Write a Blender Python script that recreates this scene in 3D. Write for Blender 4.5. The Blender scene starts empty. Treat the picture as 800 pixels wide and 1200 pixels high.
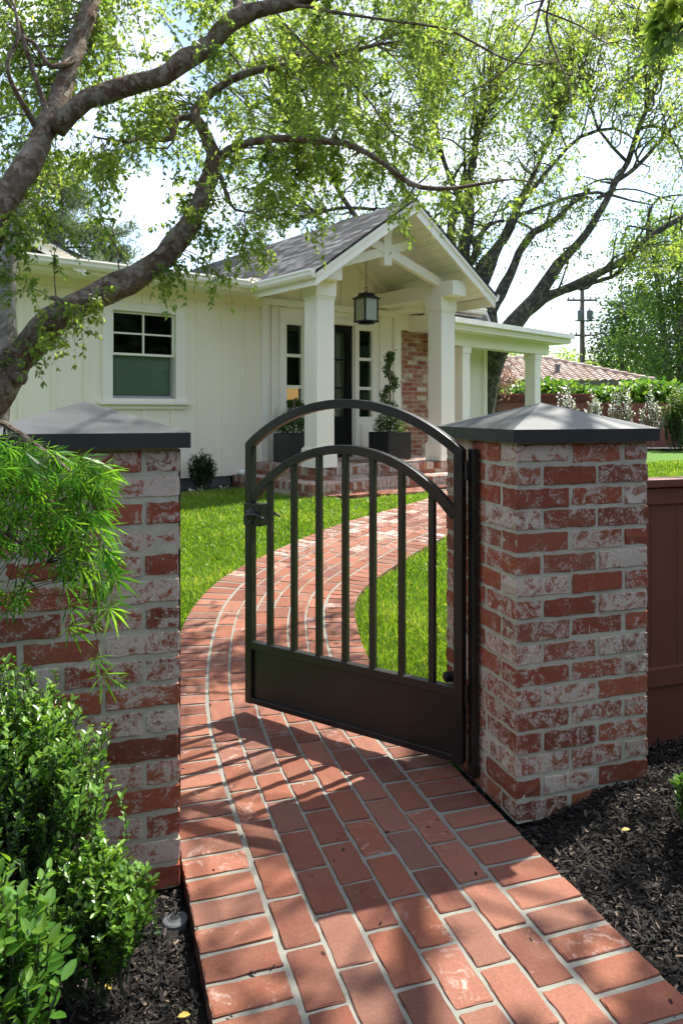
import bpy, math, random
import numpy as np
from mathutils import Vector, Matrix, noise as mnoise
R = np.random.default_rng(7)
random.seed(7)
C = bpy.context.scene.collection
CAMZ, F, HY = 1.45, 880.0, 480.0
def P(px, py, Y):                       # survey of the photograph: pixel + distance -> place in metres
    return np.array([(px-400)/F*Y, Y, CAMZ-(py-HY)/F*Y])
def sst(t):
    t = np.clip(t, 0, 1); return t*t*(3-2*t)
def g(Y):
    return .35*sst((np.asarray(Y, float)-3.2)/5.8)
# ---------------------------------------------------------------- objects
def link(o, parent=None):
    C.objects.link(o)
    if parent is not None: o.parent = parent
    return o
def tag(o, label=None, cat=None, group=None, kind=None):
    if label: o['label'] = label
    if cat: o['category'] = cat
    if group: o['group'] = group
    if kind: o['kind'] = kind
    return o
def empty(name, loc=(0,0,0), rz=0.0, label=None, cat=None, group=None):
    o = bpy.data.objects.new(name, None); o.location = loc; o.rotation_euler = (0,0,rz)
    o.empty_display_size = .1
    link(o); return tag(o, label, cat, group)
def mk(name, V, Fc, mats, parent=None, rnd=None, smooth=False, mi=None, bevel=0):
    """one mesh object. Fc: (n,k) array, or list of faces"""
    me = bpy.data.meshes.new(name)
    V = np.asarray(V, dtype=np.float32).reshape(-1,3)
    if isinstance(Fc, np.ndarray):
        n, k = Fc.shape
        me.vertices.add(len(V)); me.vertices.foreach_set('co', V.ravel())
        me.loops.add(n*k); me.loops.foreach_set('vertex_index', Fc.astype(np.int32).ravel())
        me.polygons.add(n); me.polygons.foreach_set('loop_start', np.arange(n, dtype=np.int32)*k)
        me.update(calc_edges=True)
    else:
        me.from_pydata([tuple(map(float, v)) for v in V], [], Fc); me.update()
    if rnd is not None:
        rnd = np.asarray(rnd, dtype=np.float32)
        if rnd.ndim == 1: rnd = np.stack([rnd, rnd, rnd], 1)
        a = me.attributes.new('rnd', 'FLOAT_VECTOR', 'POINT'); a.data.foreach_set('vector', rnd.ravel())
    if not isinstance(mats, (list, tuple)): mats = [mats]
    for m in mats: me.materials.append(m)
    if mi is not None: me.polygons.foreach_set('material_index', np.asarray(mi, dtype=np.int32))
    me.polygons.foreach_set('use_smooth', np.full(len(me.polygons), bool(smooth)))
    o = bpy.data.objects.new(name, me); link(o, parent)
    if bevel:
        b = o.modifiers.new('b', 'BEVEL'); b.width = bevel; b.segments = 2; b.limit_method = 'ANGLE'; b.angle_limit = math.radians(40)
    return o
def dup(root, loc, rz=None, label=None):
    r = root.copy(); C.objects.link(r); r.location = loc
    if rz is not None: r.rotation_euler = (0,0,rz)
    if label: r['label'] = label
    for ch in list(root.children):
        c = ch.copy(); C.objects.link(c); c.parent = r
        for gg in list(ch.children):
            d = gg.copy(); C.objects.link(d); d.parent = c
    return r
class MB:
    def __init__(s): s.v=[]; s.f=[]; s.mi=[]; s.r=[]
    def add(s, v, f, m=0, r=0.5):
        b=len(s.v); s.v += [tuple(map(float, q)) for q in v]; s.f += [tuple(b+i for i in q) for q in f]; s.mi += [m]*len(f)
        s.r += [r]*len(v); return s
    def box(s, x0,x1,y0,y1,z0,z1, m=0, r=0.5, M=None):
        v=[(x,y,z) for z in (z0,z1) for y in (y0,y1) for x in (x0,x1)]
        if M is not None: v=[M@Vector(q) for q in v]
        return s.add(v, [(0,2,3,1),(4,5,7,6),(0,1,5,4),(2,6,7,3),(0,4,6,2),(1,3,7,5)], m, r)
    def prism(s, poly, y0, y1, m=0, r=.5, axis='y', M=None):
        """poly in (x,z) extruded along y; axis='z': poly in (x,y) extruded along z; axis='x': poly (y,z)"""
        n=len(poly)
        if axis=='y': v=[(a,y0,b) for a,b in poly]+[(a,y1,b) for a,b in poly]
        elif axis=='z': v=[(a,b,y0) for a,b in poly]+[(a,b,y1) for a,b in poly]
        else: v=[(y0,a,b) for a,b in poly]+[(y1,a,b) for a,b in poly]
        if M is not None: v=[M@Vector(q) for q in v]
        f=[tuple(range(n))[::-1], tuple(range(n,2*n))]+[(i,(i+1)%n,n+(i+1)%n,n+i) for i in range(n)]
        return s.add(v,f,m,r)
    def bar(s, a, b, w, h, m=0, r=.5, up=(0,0,1)):
        a=Vector(a); b=Vector(b); d=(b-a).normalized(); u=Vector(up)
        sd=d.cross(u).normalized(); u2=sd.cross(d)
        v=[p+sd*sx*w/2+u2*sz*h/2 for p in (a,b) for sz in (-1,1) for sx in (-1,1)]
        return s.add(v,[(0,1,3,2),(4,6,7,5),(0,4,5,1),(2,3,7,6),(0,2,6,4),(1,5,7,3)],m,r)
    def tube(s, pts, rad, seg=8, m=0, r=.5, cap=True):
        V,Fc=tube(pts,rad,seg,cap); return s.add(V,Fc,m,r)
    def lathe(s, prof, c=(0,0,0), seg=20, m=0, r=.5, M=None):
        v=[]; f=[]; n=len(prof)
        for i in range(seg):
            a=2*math.pi*i/seg
            for (rr,z) in prof:
                q=Vector((rr*math.cos(a), rr*math.sin(a), z))
                if M is not None: q=M@q
                v.append(q+Vector(c))
        for i in range(seg):
            j=(i+1)%seg
            for k in range(n-1): f.append((i*n+k, j*n+k, j*n+k+1, i*n+k+1))
        f.append(tuple(i*n+n-1 for i in range(seg))); f.append(tuple(i*n for i in range(seg))[::-1])
        return s.add(v,f,m,r)
    def build(s, name, mats, parent=None, bevel=0, smooth=False):
        return mk(name, s.v, s.f, mats, parent, rnd=[( a if isinstance(a,(tuple,list)) else (a,a,a)) for a in s.r], mi=s.mi, bevel=bevel, smooth=smooth)
def tube(pts, rad, seg=8, cap=True):
    pts=[Vector(tuple(map(float,p))) for p in pts]; n=len(pts)
    if np.isscalar(rad): rad=[rad]*n
    v=[]; f=[]; prev=None
    for i in range(n):
        t=(pts[min(i+1,n-1)]-pts[max(i-1,0)])
        t = t.normalized() if t.length>1e-9 else Vector((0,0,1))
        if prev is None:
            a=Vector((0,0,1)) if abs(t.z)<.9 else Vector((1,0,0))
            u=t.cross(a).normalized()
        else: 
            u=(prev-t*prev.dot(t)); u = u.normalized() if u.length>1e-6 else t.orthogonal().normalized()
        prev=u; w=t.cross(u)
        for k in range(seg):
            a=2*math.pi*k/seg; v.append(pts[i]+(u*math.cos(a)+w*math.sin(a))*rad[i])
    for i in range(n-1):
        for k in range(seg):
            j=(k+1)%seg; f.append((i*seg+k,i*seg+j,(i+1)*seg+j,(i+1)*seg+k))
    if cap: f.append(tuple(range(seg))[::-1]); f.append(tuple(range((n-1)*seg,n*seg)))
    return v,f
def catmull(pts, step=.08):
    pts=np.asarray(pts,float); n=len(pts)
    if n<3:
        k=max(2,int(np.linalg.norm(pts[-1][:3]-pts[0][:3])/step)); return np.array([pts[0]+(pts[-1]-pts[0])*t for t in np.linspace(0,1,k)])
    out=[]
    for i in range(n-1):
        p0=pts[max(i-1,0)]; p1=pts[i]; p2=pts[i+1]; p3=pts[min(i+2,n-1)]
        k=max(2,int(np.linalg.norm(p2[:3]-p1[:3])/step))
        for t in np.arange(k)/k:
            out.append(.5*((2*p1)+(-p0+p2)*t+(2*p0-5*p1+4*p2-p3)*t*t+(-p0+3*p1-3*p2+p3)*t**3))
    out.append(pts[-1]); return np.array(out)
# ---------------------------------------------------------------- instanced small shapes (leaves, chips, blades) as one mesh
def nrm(a): return a/np.maximum(np.linalg.norm(a,axis=-1,keepdims=True),1e-9)
def inst(Pn, D, N, size, T, TF, rnd, wid=None):
    D=nrm(D); N=nrm(N-D*(N*D).sum(-1,keepdims=True)); S=np.cross(D,N)
    size=np.asarray(size).reshape(-1,1,1); n=len(Pn); k=len(T)
    T=np.asarray(T,float); w=np.ones((n,1,1)) if wid is None else np.asarray(wid).reshape(-1,1,1)
    V=Pn[:,None,:]+size*(T[None,:,0:1]*w*S[:,None,:]+T[None,:,1:2]*D[:,None,:]+T[None,:,2:3]*N[:,None,:])
    Fc=(np.asarray(TF)[None]+ (np.arange(n)*k)[:,None,None]).reshape(-1,len(TF[0]))
    r=np.asarray(rnd)
    if r.ndim==1: r=np.stack([r,R.random(n),R.random(n)],1)
    rr=np.repeat(r,k,axis=0)
    rr=rr.copy(); return V.reshape(-1,3),Fc,rr
T_DIA=[(0,0,0),(.24,.42,.05),(0,1,-.06),(-.24,.42,.05)]; F_DIA=[(0,1,2),(0,2,3)]
T_OVAL=[(0,0,0),(.17,.18,.03),(.27,.5,.05),(.17,.82,.02),(0,1,-.05),(-.17,.82,.02),(-.27,.5,.05),(-.17,.18,.03)]; F_OVAL=[(0,1,2,3,4),(0,4,5,6,7)]
T_GR=[(-.5,0,0),(.5,0,0),(.4,.5,.08),(-.4,.5,.08),(0,1,.3)]; F_GR=[(0,1,2),(0,2,3),(3,2,4)]
T_CHIP=[(x,y+.5,z) for z in (-.03,.03) for y in (-.5,.5) for x in (-.5,.5)]; F_CHIP=[(0,2,3,1),(4,5,7,6),(0,1,5,4),(2,6,7,3),(0,4,6,2),(1,3,7,5)]
def lobes(angs, lens, w, drop=.15):
    T=[];Fq=[]
    for a,l in zip(angs,lens):
        a=math.radians(a); d=np.array([math.sin(a),math.cos(a)]); s=np.array([d[1],-d[0]]); b=len(T)
        for q,h in ((d*0,0),(d*.5*l+s*w*l,-.02),(d*l,-drop*l*l),(d*.5*l-s*w*l,-.02)): T.append((q[0],q[1],h))
        Fq+= [(b,b+1,b+2),(b,b+2,b+3)]
    return T,Fq
T_MAP,F_MAP=lobes((-100,-62,-30,0,30,62,100),(.5,.8,.95,1,.95,.8,.5),.036,.3)
T_STAR,F_STAR=lobes((-110,-55,0,55,110),(.55,.85,1,.85,.55),.2,.1)
def rand_dir(n): return nrm(R.normal(size=(n,3)))
# ---------------------------------------------------------------- materials
def newmat(name):
    m=bpy.data.materials.new(name); m.use_nodes=True; nt=m.node_tree; nt.nodes.clear()
    return m,nt
def N_(nt,t,**k):
    n=nt.nodes.new(t)
    for a,b in k.items():
        if a.startswith('i_'): n.inputs[a[2:].replace('_',' ')].default_value=b
        else: setattr(n,a,b)
    return n
def ramp(nt,fac,stops):
    r=nt.nodes.new('ShaderNodeValToRGB'); e=r.color_ramp.elements
    while len(e)<len(stops): e.new(.5)
    for i,(p,c) in enumerate(stops): e[i].position=p; e[i].color=(c[0],c[1],c[2],1)
    nt.links.new(fac,r.inputs[0]); return r.outputs[0]
def noise(nt,scale,detail=4,rough=.55,vec=None,dist=0):
    n=nt.nodes.new('ShaderNodeTexNoise'); n.inputs['Scale'].default_value=scale; n.inputs['Detail'].default_value=detail
    n.inputs['Roughness'].default_value=rough; n.inputs['Distortion'].default_value=dist
    nt.links.new(vec if vec is not None else coords(nt),n.inputs['Vector']); return n.outputs['Fac']
def coords(nt):
    for n in nt.nodes:
        if n.type=='TEX_COORD': return n.outputs['Object']
    return nt.nodes.new('ShaderNodeTexCoord').outputs['Object']
def math_(nt,op,a,b=None,c=None,clamp=False):
    n=nt.nodes.new('ShaderNodeMath'); n.operation=op; n.use_clamp=clamp
    for i,v in enumerate((a,b,c)):
        if v is None: continue
        if isinstance(v,(int,float)): n.inputs[i].default_value=v
        else: nt.links.new(v,n.inputs[i])
    return n.outputs[0]
def mix(nt,f,a,b,blend='MIX'):
    n=nt.nodes.new('ShaderNodeMix'); n.data_type='RGBA'; n.blend_type=blend
    for i,v in ((0,f),(6,a),(7,b)):
        if isinstance(v,(int,float)): n.inputs[i].default_value=v
        elif isinstance(v,tuple): n.inputs[i].default_value=(v[0],v[1],v[2],1)
        else: nt.links.new(v,n.inputs[i])
    return n.outputs[2]
def bump(nt,h,strength=.3,dist=.01):
    b=nt.nodes.new('ShaderNodeBump'); b.inputs['Strength'].default_value=strength; b.inputs['Distance'].default_value=dist
    nt.links.new(h,b.inputs['Height']); return b.outputs[0]
def out(nt,sh):
    o=nt.nodes.new('ShaderNodeOutputMaterial'); nt.links.new(sh,o.inputs[0])
def prin(nt,col,rough=.6,metal=0,nor=None,spec=.5):
    p=nt.nodes.new('ShaderNodeBsdfPrincipled')
    for k,v in (('Base Color',col),('Roughness',rough),('Metallic',metal)):
        if isinstance(v,(int,float)): p.inputs[k].default_value=v
        elif isinstance(v,tuple): p.inputs[k].default_value=(v[0],v[1],v[2],1)
        else: nt.links.new(v,p.inputs[k])
    p.inputs['Specular IOR Level'].default_value=spec
    if nor is not None: nt.links.new(nor,p.inputs['Normal'])
    return p.outputs[0]
def rattr(nt):
    a=nt.nodes.new('ShaderNodeAttribute'); a.attribute_name='rnd'
    s=nt.nodes.new('ShaderNodeSeparateXYZ'); nt.links.new(a.outputs['Vector'],s.inputs[0]); return s.outputs
def plain(name,col,rough=.6,metal=0,var=.12,scale=3,b=.0,bs=40,spec=.5):
    m,nt=newmat(name); n=noise(nt,scale,6)
    c=mix(nt,n,tuple(x*(1-var) for x in col),tuple(min(1,x*(1+var)) for x in col))
    nor=bump(nt,noise(nt,bs,5),b,.004) if b else None
    out(nt,prin(nt,c,rough,metal,nor,spec)); return m
def leafmat(name,stops,trans=.45,rough=.45,tcol=1.6,spec=.5):
    m,nt=newmat(name); r=rattr(nt)
    c=ramp(nt,r[0],stops)
    p=prin(nt,c,rough,0,None,spec)
    t=nt.nodes.new('ShaderNodeBsdfTranslucent')
    tc=mix(nt,1.0,c,(tcol*1.15,tcol*1.07,tcol*.5),'MULTIPLY'); nt.links.new(tc,t.inputs[0])
    ms=nt.nodes.new('ShaderNodeMixShader'); ms.inputs[0].default_value=trans
    nt.links.new(p,ms.inputs[1]); nt.links.new(t.outputs[0],ms.inputs[2]); out(nt,ms.outputs[0]); return m
def brickmat(name,reds,whites,patch=9,white_bias=0.0,fine=70,bstr=.5,rw=.42,fw=.45,lo=.80,hi=.90,mx=.88):
    m,nt=newmat(name); r=rattr(nt); co=coords(nt)
    off=nt.nodes.new('ShaderNodeVectorMath'); off.operation='MULTIPLY_ADD'
    a=[n for n in nt.nodes if n.type=='ATTRIBUTE'][0]
    nt.links.new(a.outputs['Vector'],off.inputs[0]); off.inputs[1].default_value=(13,17,11); nt.links.new(co,off.inputs[2])
    v=off.outputs[0]
    base=ramp(nt,r[0],reds)
    n1=noise(nt,patch,9,.68,v,1.0); n2=noise(nt,fine,6,.7,v)
    n0=noise(nt,patch*.45,6,.6,v,.6)
    base=mix(nt,ramp(nt,n0,[(.35,(0,)*3),(.65,(.45,)*3)]),base,tuple(min(1,x*k) for x,k in zip(reds[-1][1],(1.3,1.35,1.25))))
    base=mix(nt,math_(nt,'MULTIPLY',n2,.75),base,tuple(x*.35 for x in reds[0][1]))
    th=math_(nt,'ADD',n1,math_(nt,'MULTIPLY',r[1],rw)); th=math_(nt,'ADD',th,math_(nt,'MULTIPLY',n2,fw)); th=math_(nt,'ADD',th,white_bias)
    f=nt.nodes.new('ShaderNodeMapRange'); f.inputs['From Min'].default_value=lo; f.inputs['From Max'].default_value=hi; nt.links.new(th,f.inputs['Value'])
    wc=ramp(nt,n1,whites)
    wc=mix(nt,math_(nt,'MULTIPLY',n2,.7),wc,(.28,.2,.15))
    fac=math_(nt,'MULTIPLY',f.outputs[0],mx)
    c=mix(nt,fac,base,wc)
    h=math_(nt,'ADD',math_(nt,'MULTIPLY',n2,.6),math_(nt,'MULTIPLY',n1,.6))
    out(nt,prin(nt,c,.88,0,bump(nt,h,bstr,.006),.25)); return m
M={}
M['white']=plain('white_paint',(.90,.835,.73),.5,var=.03,scale=2,b=.08,bs=25)
M['siding']=plain('painted_siding',(.93,.825,.67),.55,var=.04,scale=1.5,b=.1,bs=18)
M['soffit']=plain('soffit_paint',(.86,.82,.75),.6,var=.03)
M['gableshade']=plain('shaded_gable_siding',(.30,.31,.30),.6,var=.06)  # gable siding coloured grey for the shade under the roof overhangs
M['door']=plain('black_door_paint',(.008,.008,.009),.35,spec=.25)
M['trimgrey']=plain('grey_screen_frame',(.32,.33,.33),.45)
M['found']=plain('concrete_footing',(.09,.09,.085),.9,b=.3)
def ironmat():
    m,nt=newmat('black_iron'); n=noise(nt,6,8,.6); n2=noise(nt,160,3)
    c=ramp(nt,n,[(.3,(.007,.0065,.006)),(.6,(.013,.011,.0095)),(.8,(.03,.021,.015))])
    out(nt,prin(nt,c,ramp(nt,n,[(.3,(.32,)*3),(.8,(.5,)*3)]),0,bump(nt,n2,.12,.002),.5)); return m
M['iron']=ironmat()
def capmat():
    m,nt=newmat('cap_metal'); n=noise(nt,3,7,.6,dist=.5); n2=noise(nt,30,5)
    c=ramp(nt,n,[(.3,(.032,.034,.033)),(.5,(.055,.058,.057)),(.7,(.09,.094,.092))])
    c=mix(nt,math_(nt,'MULTIPLY',n2,.35),c,(.06,.06,.055))
    sp=noise(nt,9,7,.7,dist=1.2); c=mix(nt,ramp(nt,sp,[(.60,(0,)*3),(.70,(.45,)*3)]),c,(.13,.13,.115))
    out(nt,prin(nt,c,ramp(nt,n,[(.3,(.45,)*3),(.7,(.62,)*3)]),.35,bump(nt,n2,.06,.004),.5)); return m
M['cap']=capmat()
M['capedge']=plain('cap_edge_dark_reflection',(.022,.024,.021),.45,var=.5,scale=7,b=.1)  # cap sides coloured darker, for the dark surroundings they would reflect
M['pbrick']=brickmat('salvaged_brick',[(0,(.17,.045,.025)),(.3,(.36,.085,.038)),(.7,(.45,.125,.058)),(1,(.28,.10,.055))],
   [(.3,(.50,.43,.33)),(.5,(.70,.64,.52)),(.7,(.50,.46,.36))],20,-.185,120,.8,rw=.26,fw=.7,lo=.77,hi=.93,mx=.9)
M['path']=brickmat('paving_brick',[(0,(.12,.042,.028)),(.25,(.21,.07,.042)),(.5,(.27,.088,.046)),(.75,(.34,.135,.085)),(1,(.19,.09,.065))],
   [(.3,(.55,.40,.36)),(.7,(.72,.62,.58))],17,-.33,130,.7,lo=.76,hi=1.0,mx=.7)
M['stepbrick']=brickmat('step_brick',[(0,(.20,.05,.032)),(.5,(.34,.11,.06)),(1,(.42,.2,.13))],
   [(.3,(.5,.4,.33)),(.7,(.62,.55,.47))],14,-.08,50,.3)
M['tread']=brickmat('tread_paver',[(0,(.36,.2,.15)),(1,(.48,.34,.28))],[(.3,(.6,.5,.43)),(.7,(.68,.6,.53))],8,-.1,60,.2)
def mortarmat(name,a,b):
    m,nt=newmat(name); n=noise(nt,22,8,.7); n2=noise(nt,300,3)
    out(nt,prin(nt,mix(nt,n,a,b),.95,0,bump(nt,math_(nt,'ADD',n,n2),.7,.004),.2)); return m
M['mortar']=mortarmat('mortar',(.30,.28,.20),(.54,.51,.385))
M['pmortar']=mortarmat('path_mortar',(.13,.125,.105),(.25,.245,.205))
def wallbrick():
    m,nt=newmat('far_brick'); co=coords(nt)
    s=nt.nodes.new('ShaderNodeSeparateXYZ'); nt.links.new(co,s.inputs[0]); c=nt.nodes.new('ShaderNodeCombineXYZ')
    nt.links.new(s.outputs[0],c.inputs[0]); nt.links.new(s.outputs[2],c.inputs[1])
    b=nt.nodes.new('ShaderNodeTexBrick'); nt.links.new(c.outputs[0],b.inputs['Vector']); b.inputs['Scale'].default_value=1
    b.inputs['Brick Width'].default_value=.225; b.inputs['Row Height'].default_value=.077; b.inputs['Mortar Size'].default_value=.007
    b.inputs['Color1'].default_value=(0,0,0,1); b.inputs['Color2'].default_value=(1,1,1,1); b.inputs['Mortar'].default_value=(.5,.5,.5,1)
    n=noise(nt,7,7,.7); f=math_(nt,'ADD',math_(nt,'MULTIPLY',b.outputs['Color'],.5),n)
    col=ramp(nt,f,[(.35,(.2,.055,.035)),(.6,(.33,.11,.065)),(.85,(.40,.19,.13)),(1.0,(.6,.48,.38))])
    col=mix(nt,b.outputs['Fac'],col,(.36,.32,.27))
    out(nt,prin(nt,col,.9,0,bump(nt,math_(nt,'SUBTRACT',n,b.outputs['Fac']),.4,.008),.2)); return m
M['farbrick']=wallbrick()
def shinglemat():
    m,nt=newmat('asphalt_shingles'); co=coords(nt)
    s=nt.nodes.new('ShaderNodeSeparateXYZ'); nt.links.new(co,s.inputs[0]); c=nt.nodes.new('ShaderNodeCombineXYZ')
    nt.links.new(s.outputs[1],c.inputs[0]); nt.links.new(math_(nt,'MULTIPLY',s.outputs[2],1.74),c.inputs[1])
    b=nt.nodes.new('ShaderNodeTexBrick'); nt.links.new(c.outputs[0],b.inputs['Vector']); b.inputs['Scale'].default_value=1
    b.inputs['Brick Width'].default_value=.21; b.inputs['Row Height'].default_value=.10; b.inputs['Mortar Size'].default_value=.006
    b.inputs['Color1'].default_value=(0,0,0,1); b.inputs['Color2'].default_value=(1,1,1,1); b.inputs['Mortar'].default_value=(0,0,0,1)
    n=noise(nt,5,8,.7); f=math_(nt,'ADD',math_(nt,'MULTIPLY',b.outputs['Color'],.55),math_(nt,'MULTIPLY',n,.6))
    col=ramp(nt,f,[(.25,(.012,.012,.012)),(.55,(.04,.04,.04)),(.95,(.17,.168,.16))])
    col=mix(nt,b.outputs['Fac'],col,(.012,.012,.014))
    out(nt,prin(nt,col,.9,0,bump(nt,math_(nt,'SUBTRACT',f,b.outputs['Fac']),.5,.02),.2)); return m
M['shingle']=shinglemat()
def glassmat(name,tint=(.82,.88,.83),op=.35):
    m,nt=newmat(name)
    gl=nt.nodes.new('ShaderNodeBsdfGlossy'); gl.inputs['Roughness'].default_value=.03; gl.inputs[0].default_value=(.9,.95,.92,1)
    tr=nt.nodes.new('ShaderNodeBsdfTransparent'); tr.inputs[0].default_value=(*tint,1)
    fr=nt.nodes.new('ShaderNodeFresnel'); fr.inputs[0].default_value=1.52
    f=math_(nt,'MULTIPLY_ADD',fr.outputs[0],1.6,.04,True)
    ms=nt.nodes.new('ShaderNodeMixShader'); nt.links.new(f,ms.inputs[0]); nt.links.new(tr.outputs[0],ms.inputs[1]); nt.links.new(gl.outputs[0],ms.inputs[2])
    out(nt,ms.outputs[0]); return m
M['glass']=glassmat('window_glass')
M['lglass']=plain('frosted_lantern_glass',(.40,.43,.36),.15,var=.05)
def barkmat(name,stops,sc=9,b=.8):
    m,nt=newmat(name); co=coords(nt); n=noise(nt,sc,9,.65,dist=.8); n2=noise(nt,sc*5,6,.7)
    c=ramp(nt,n,stops); c=mix(nt,math_(nt,'MULTIPLY',n2,.55),c,tuple(x*.35 for x in stops[0][1]))
    n3=noise(nt,sc*14,4,.7)
    vo=nt.nodes.new('ShaderNodeTexVoronoi'); vo.inputs['Scale'].default_value=sc*3.2
    dv=nt.nodes.new('ShaderNodeVectorMath'); dv.operation='MULTIPLY_ADD'; nz=nt.nodes.new('ShaderNodeTexNoise'); nz.inputs['Scale'].default_value=sc*2; nt.links.new(co,nz.inputs['Vector'])
    nt.links.new(nz.outputs['Color'],dv.inputs[0]); dv.inputs[1].default_value=(.12,.12,.12); nt.links.new(co,dv.inputs[2]); nt.links.new(dv.outputs[0],vo.inputs['Vector'])
    sv_=nt.nodes.new('ShaderNodeSeparateXYZ'); nt.links.new(vo.outputs['Color'],sv_.inputs[0])
    c=mix(nt,ramp(nt,sv_.outputs[0],[(.55,(0,)*3),(.8,(.4,)*3)]),c,stops[1][1]); c=mix(nt,ramp(nt,sv_.outputs[1],[(.72,(0,)*3),(.85,(.3,)*3)]),c,tuple(x*.6 for x in stops[0][1])); c=mix(nt,ramp(nt,sv_.outputs[2],[(.72,(0,)*3),(.85,(.6,)*3)]),c,stops[-1][1])
    out(nt,prin(nt,c,.9,0,bump(nt,math_(nt,'ADD',math_(nt,'ADD',n,n2),math_(nt,'MULTIPLY',n3,.5)),b,.035),.25)); return m
M['bark']=barkmat('elm_bark',[(.34,(.10,.065,.045)),(.43,(.23,.14,.085)),(.5,(.26,.19,.135)),(.62,(.42,.355,.28))],8,1.0)
M['palebark']=barkmat('pale_bark',[(.3,(.28,.26,.23)),(.7,(.5,.48,.44))],4,.3)
M['oakbark']=barkmat('oak_bark',[(.3,(.055,.048,.04)),(.55,(.12,.105,.085)),(.7,(.24,.23,.16))],5)
M['stem']=plain('green_stem',(.035,.05,.018),.8)
M['elm']=leafmat('elm_leaves',[(0,(.06,.115,.03)),(.5,(.12,.185,.05)),(.85,(.19,.255,.07)),(1,(.29,.33,.11))],.62,.4,tcol=2.3)
M['oak']=leafmat('oak_leaves',[(0,(.075,.13,.025)),(.6,(.14,.21,.04)),(1,(.24,.29,.08))],.6,.5,tcol=2.1)
M['farleaf']=leafmat('far_tree_leaves',[(0,(.028,.07,.016)),(.5,(.06,.125,.025)),(1,(.13,.2,.05))],.45,.5)
M['darkleaf']=leafmat('dark_tree_leaves',[(0,(.015,.04,.014)),(.6,(.03,.07,.02)),(1,(.06,.11,.03))],.3,.5)
M['pine']=leafmat('pine_needles',[(0,(.07,.11,.06)),(1,(.2,.25,.15))],.2,.6)
M['box']=leafmat('boxwood_leaves',[(0,(.03,.085,.012)),(.5,(.065,.16,.02)),(.85,(.13,.26,.03)),(1,(.2,.34,.06))],.45,.28,spec=.6)
M['privet']=leafmat('privet_leaves',[(0,(.035,.105,.015)),(.6,(.07,.18,.025)),(1,(.15,.27,.04))],.45,.25,spec=.6)
M['maple']=leafmat('maple_leaves',[(0,(.045,.135,.022)),(.5,(.08,.22,.03)),(1,(.18,.36,.05))],.5,.4)
M['hedge']=leafmat('laurel_leaves',[(0,(.04,.11,.016)),(.5,(.09,.2,.025)),(1,(.22,.36,.06))],.35,.3,spec=.6)
M['silver']=leafmat('silver_leaves',[(0,(.20,.23,.18)),(1,(.55,.58,.52))],.12,.5,tcol=.9)
M['grass']=leafmat('grass_blades',[(0,(.07,.14,.008)),(.5,(.11,.21,.02)),(.9,(.19,.285,.035)),(1,(.42,.38,.12))],.45,.4)
M['redleaf']=leafmat('red_leaves',[(0,(.25,.09,.08)),(1,(.55,.32,.30))],.15,.5,tcol=.9)
M['petal']=plain('white_petals',(.75,.76,.70),.6)
M['flower']=leafmat('white_flowers',[(0,(.5,.52,.4)),(1,(.8,.8,.72))],.3,.5,tcol=1.0)
M['yellow']=leafmat('yellow_leaf',[(0,(.4,.26,.03)),(1,(.6,.45,.08))],.3,.5)
def chipmat():
    m,nt=newmat('mulch_chips'); r=rattr(nt)
    c=ramp(nt,r[0],[(0,(.004,.0035,.003)),(.55,(.014,.0115,.009)),(.88,(.045,.035,.026)),(1,(.16,.12,.085))])
    out(nt,prin(nt,c,.75,0,None,.22)); return m
M['chip']=chipmat()
def groundmat():
    m,nt=newmat('ground'); co=coords(nt); s=nt.nodes.new('ShaderNodeSeparateXYZ'); nt.links.new(co,s.inputs[0])
    # beds of dark mulch on the street side of the brick piers, turf behind them
    d=math_(nt,'ADD',math_(nt,'MULTIPLY',s.outputs[0],-.309),math_(nt,'MULTIPLY',s.outputs[1],.951))
    f=nt.nodes.new('ShaderNodeMapRange'); nt.links.new(d,f.inputs[0]); f.inputs[1].default_value=2.72; f.inputs[2].default_value=2.76
    n=noise(nt,60,6,.7); n3=noise(nt,1.3,5)
    soil=mix(nt,n,(.008,.007,.006),(.035,.03,.025)); turf=mix(nt,n,(.03,.075,.01),(.075,.16,.02)); turf=mix(nt,n3,turf,(.09,.17,.025))
    out(nt,prin(nt,mix(nt,f.outputs[0],soil,turf),.95,0,bump(nt,n,.8,.02),.2)); return m
M['ground']=groundmat()
M['bed']=plain('bed_soil',(.02,.017,.014),.95,var=.5,scale=20,b=.8)
M['fence']=plain('redwood_stain',(.24,.075,.05),.65,var=.25,scale=4,b=.3,bs=30)
M['darkfence']=plain('brown_fence_stain',(.13,.042,.022),.5,var=.25,scale=3,b=.2,bs=30)
M['tile']=brickmat('clay_roof_tile',[(0,(.32,.2,.16)),(.5,(.42,.29,.23)),(1,(.5,.4,.34))],[(.3,(.5,.43,.37)),(.7,(.6,.55,.5))],6,-.15,20,.3)
M['stucco']=plain('ochre_stucco',(.4,.26,.07),.9)
M['polewood']=plain('weathered_pole',(.12,.095,.08),.9,var=.2)
M['steel']=plain('grey_steel',(.11,.113,.115),.55,var=.2)
M['pot']=plain('black_planter',(.02,.02,.021),.4)
M['mat']=plain('coir_mat',(.16,.09,.04),.95,var=.3,scale=60,b=.8,bs=200)
M['curtain']=plain('linen_curtain',(.75,.66,.52),.9)
M['shade']=plain('green_roller_blind',(.62,.69,.62),.9)
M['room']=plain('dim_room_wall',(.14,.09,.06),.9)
M['rubber']=plain('black_rubber',(.01,.01,.01),.7)
m,nt=newmat('lamp_shade_glow'); e=nt.nodes.new('ShaderNodeEmission'); e.inputs[0].default_value=(1,.55,.22,1); e.inputs[1].default_value=.3; out(nt,e.outputs[0]); M['glow']=m
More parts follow.
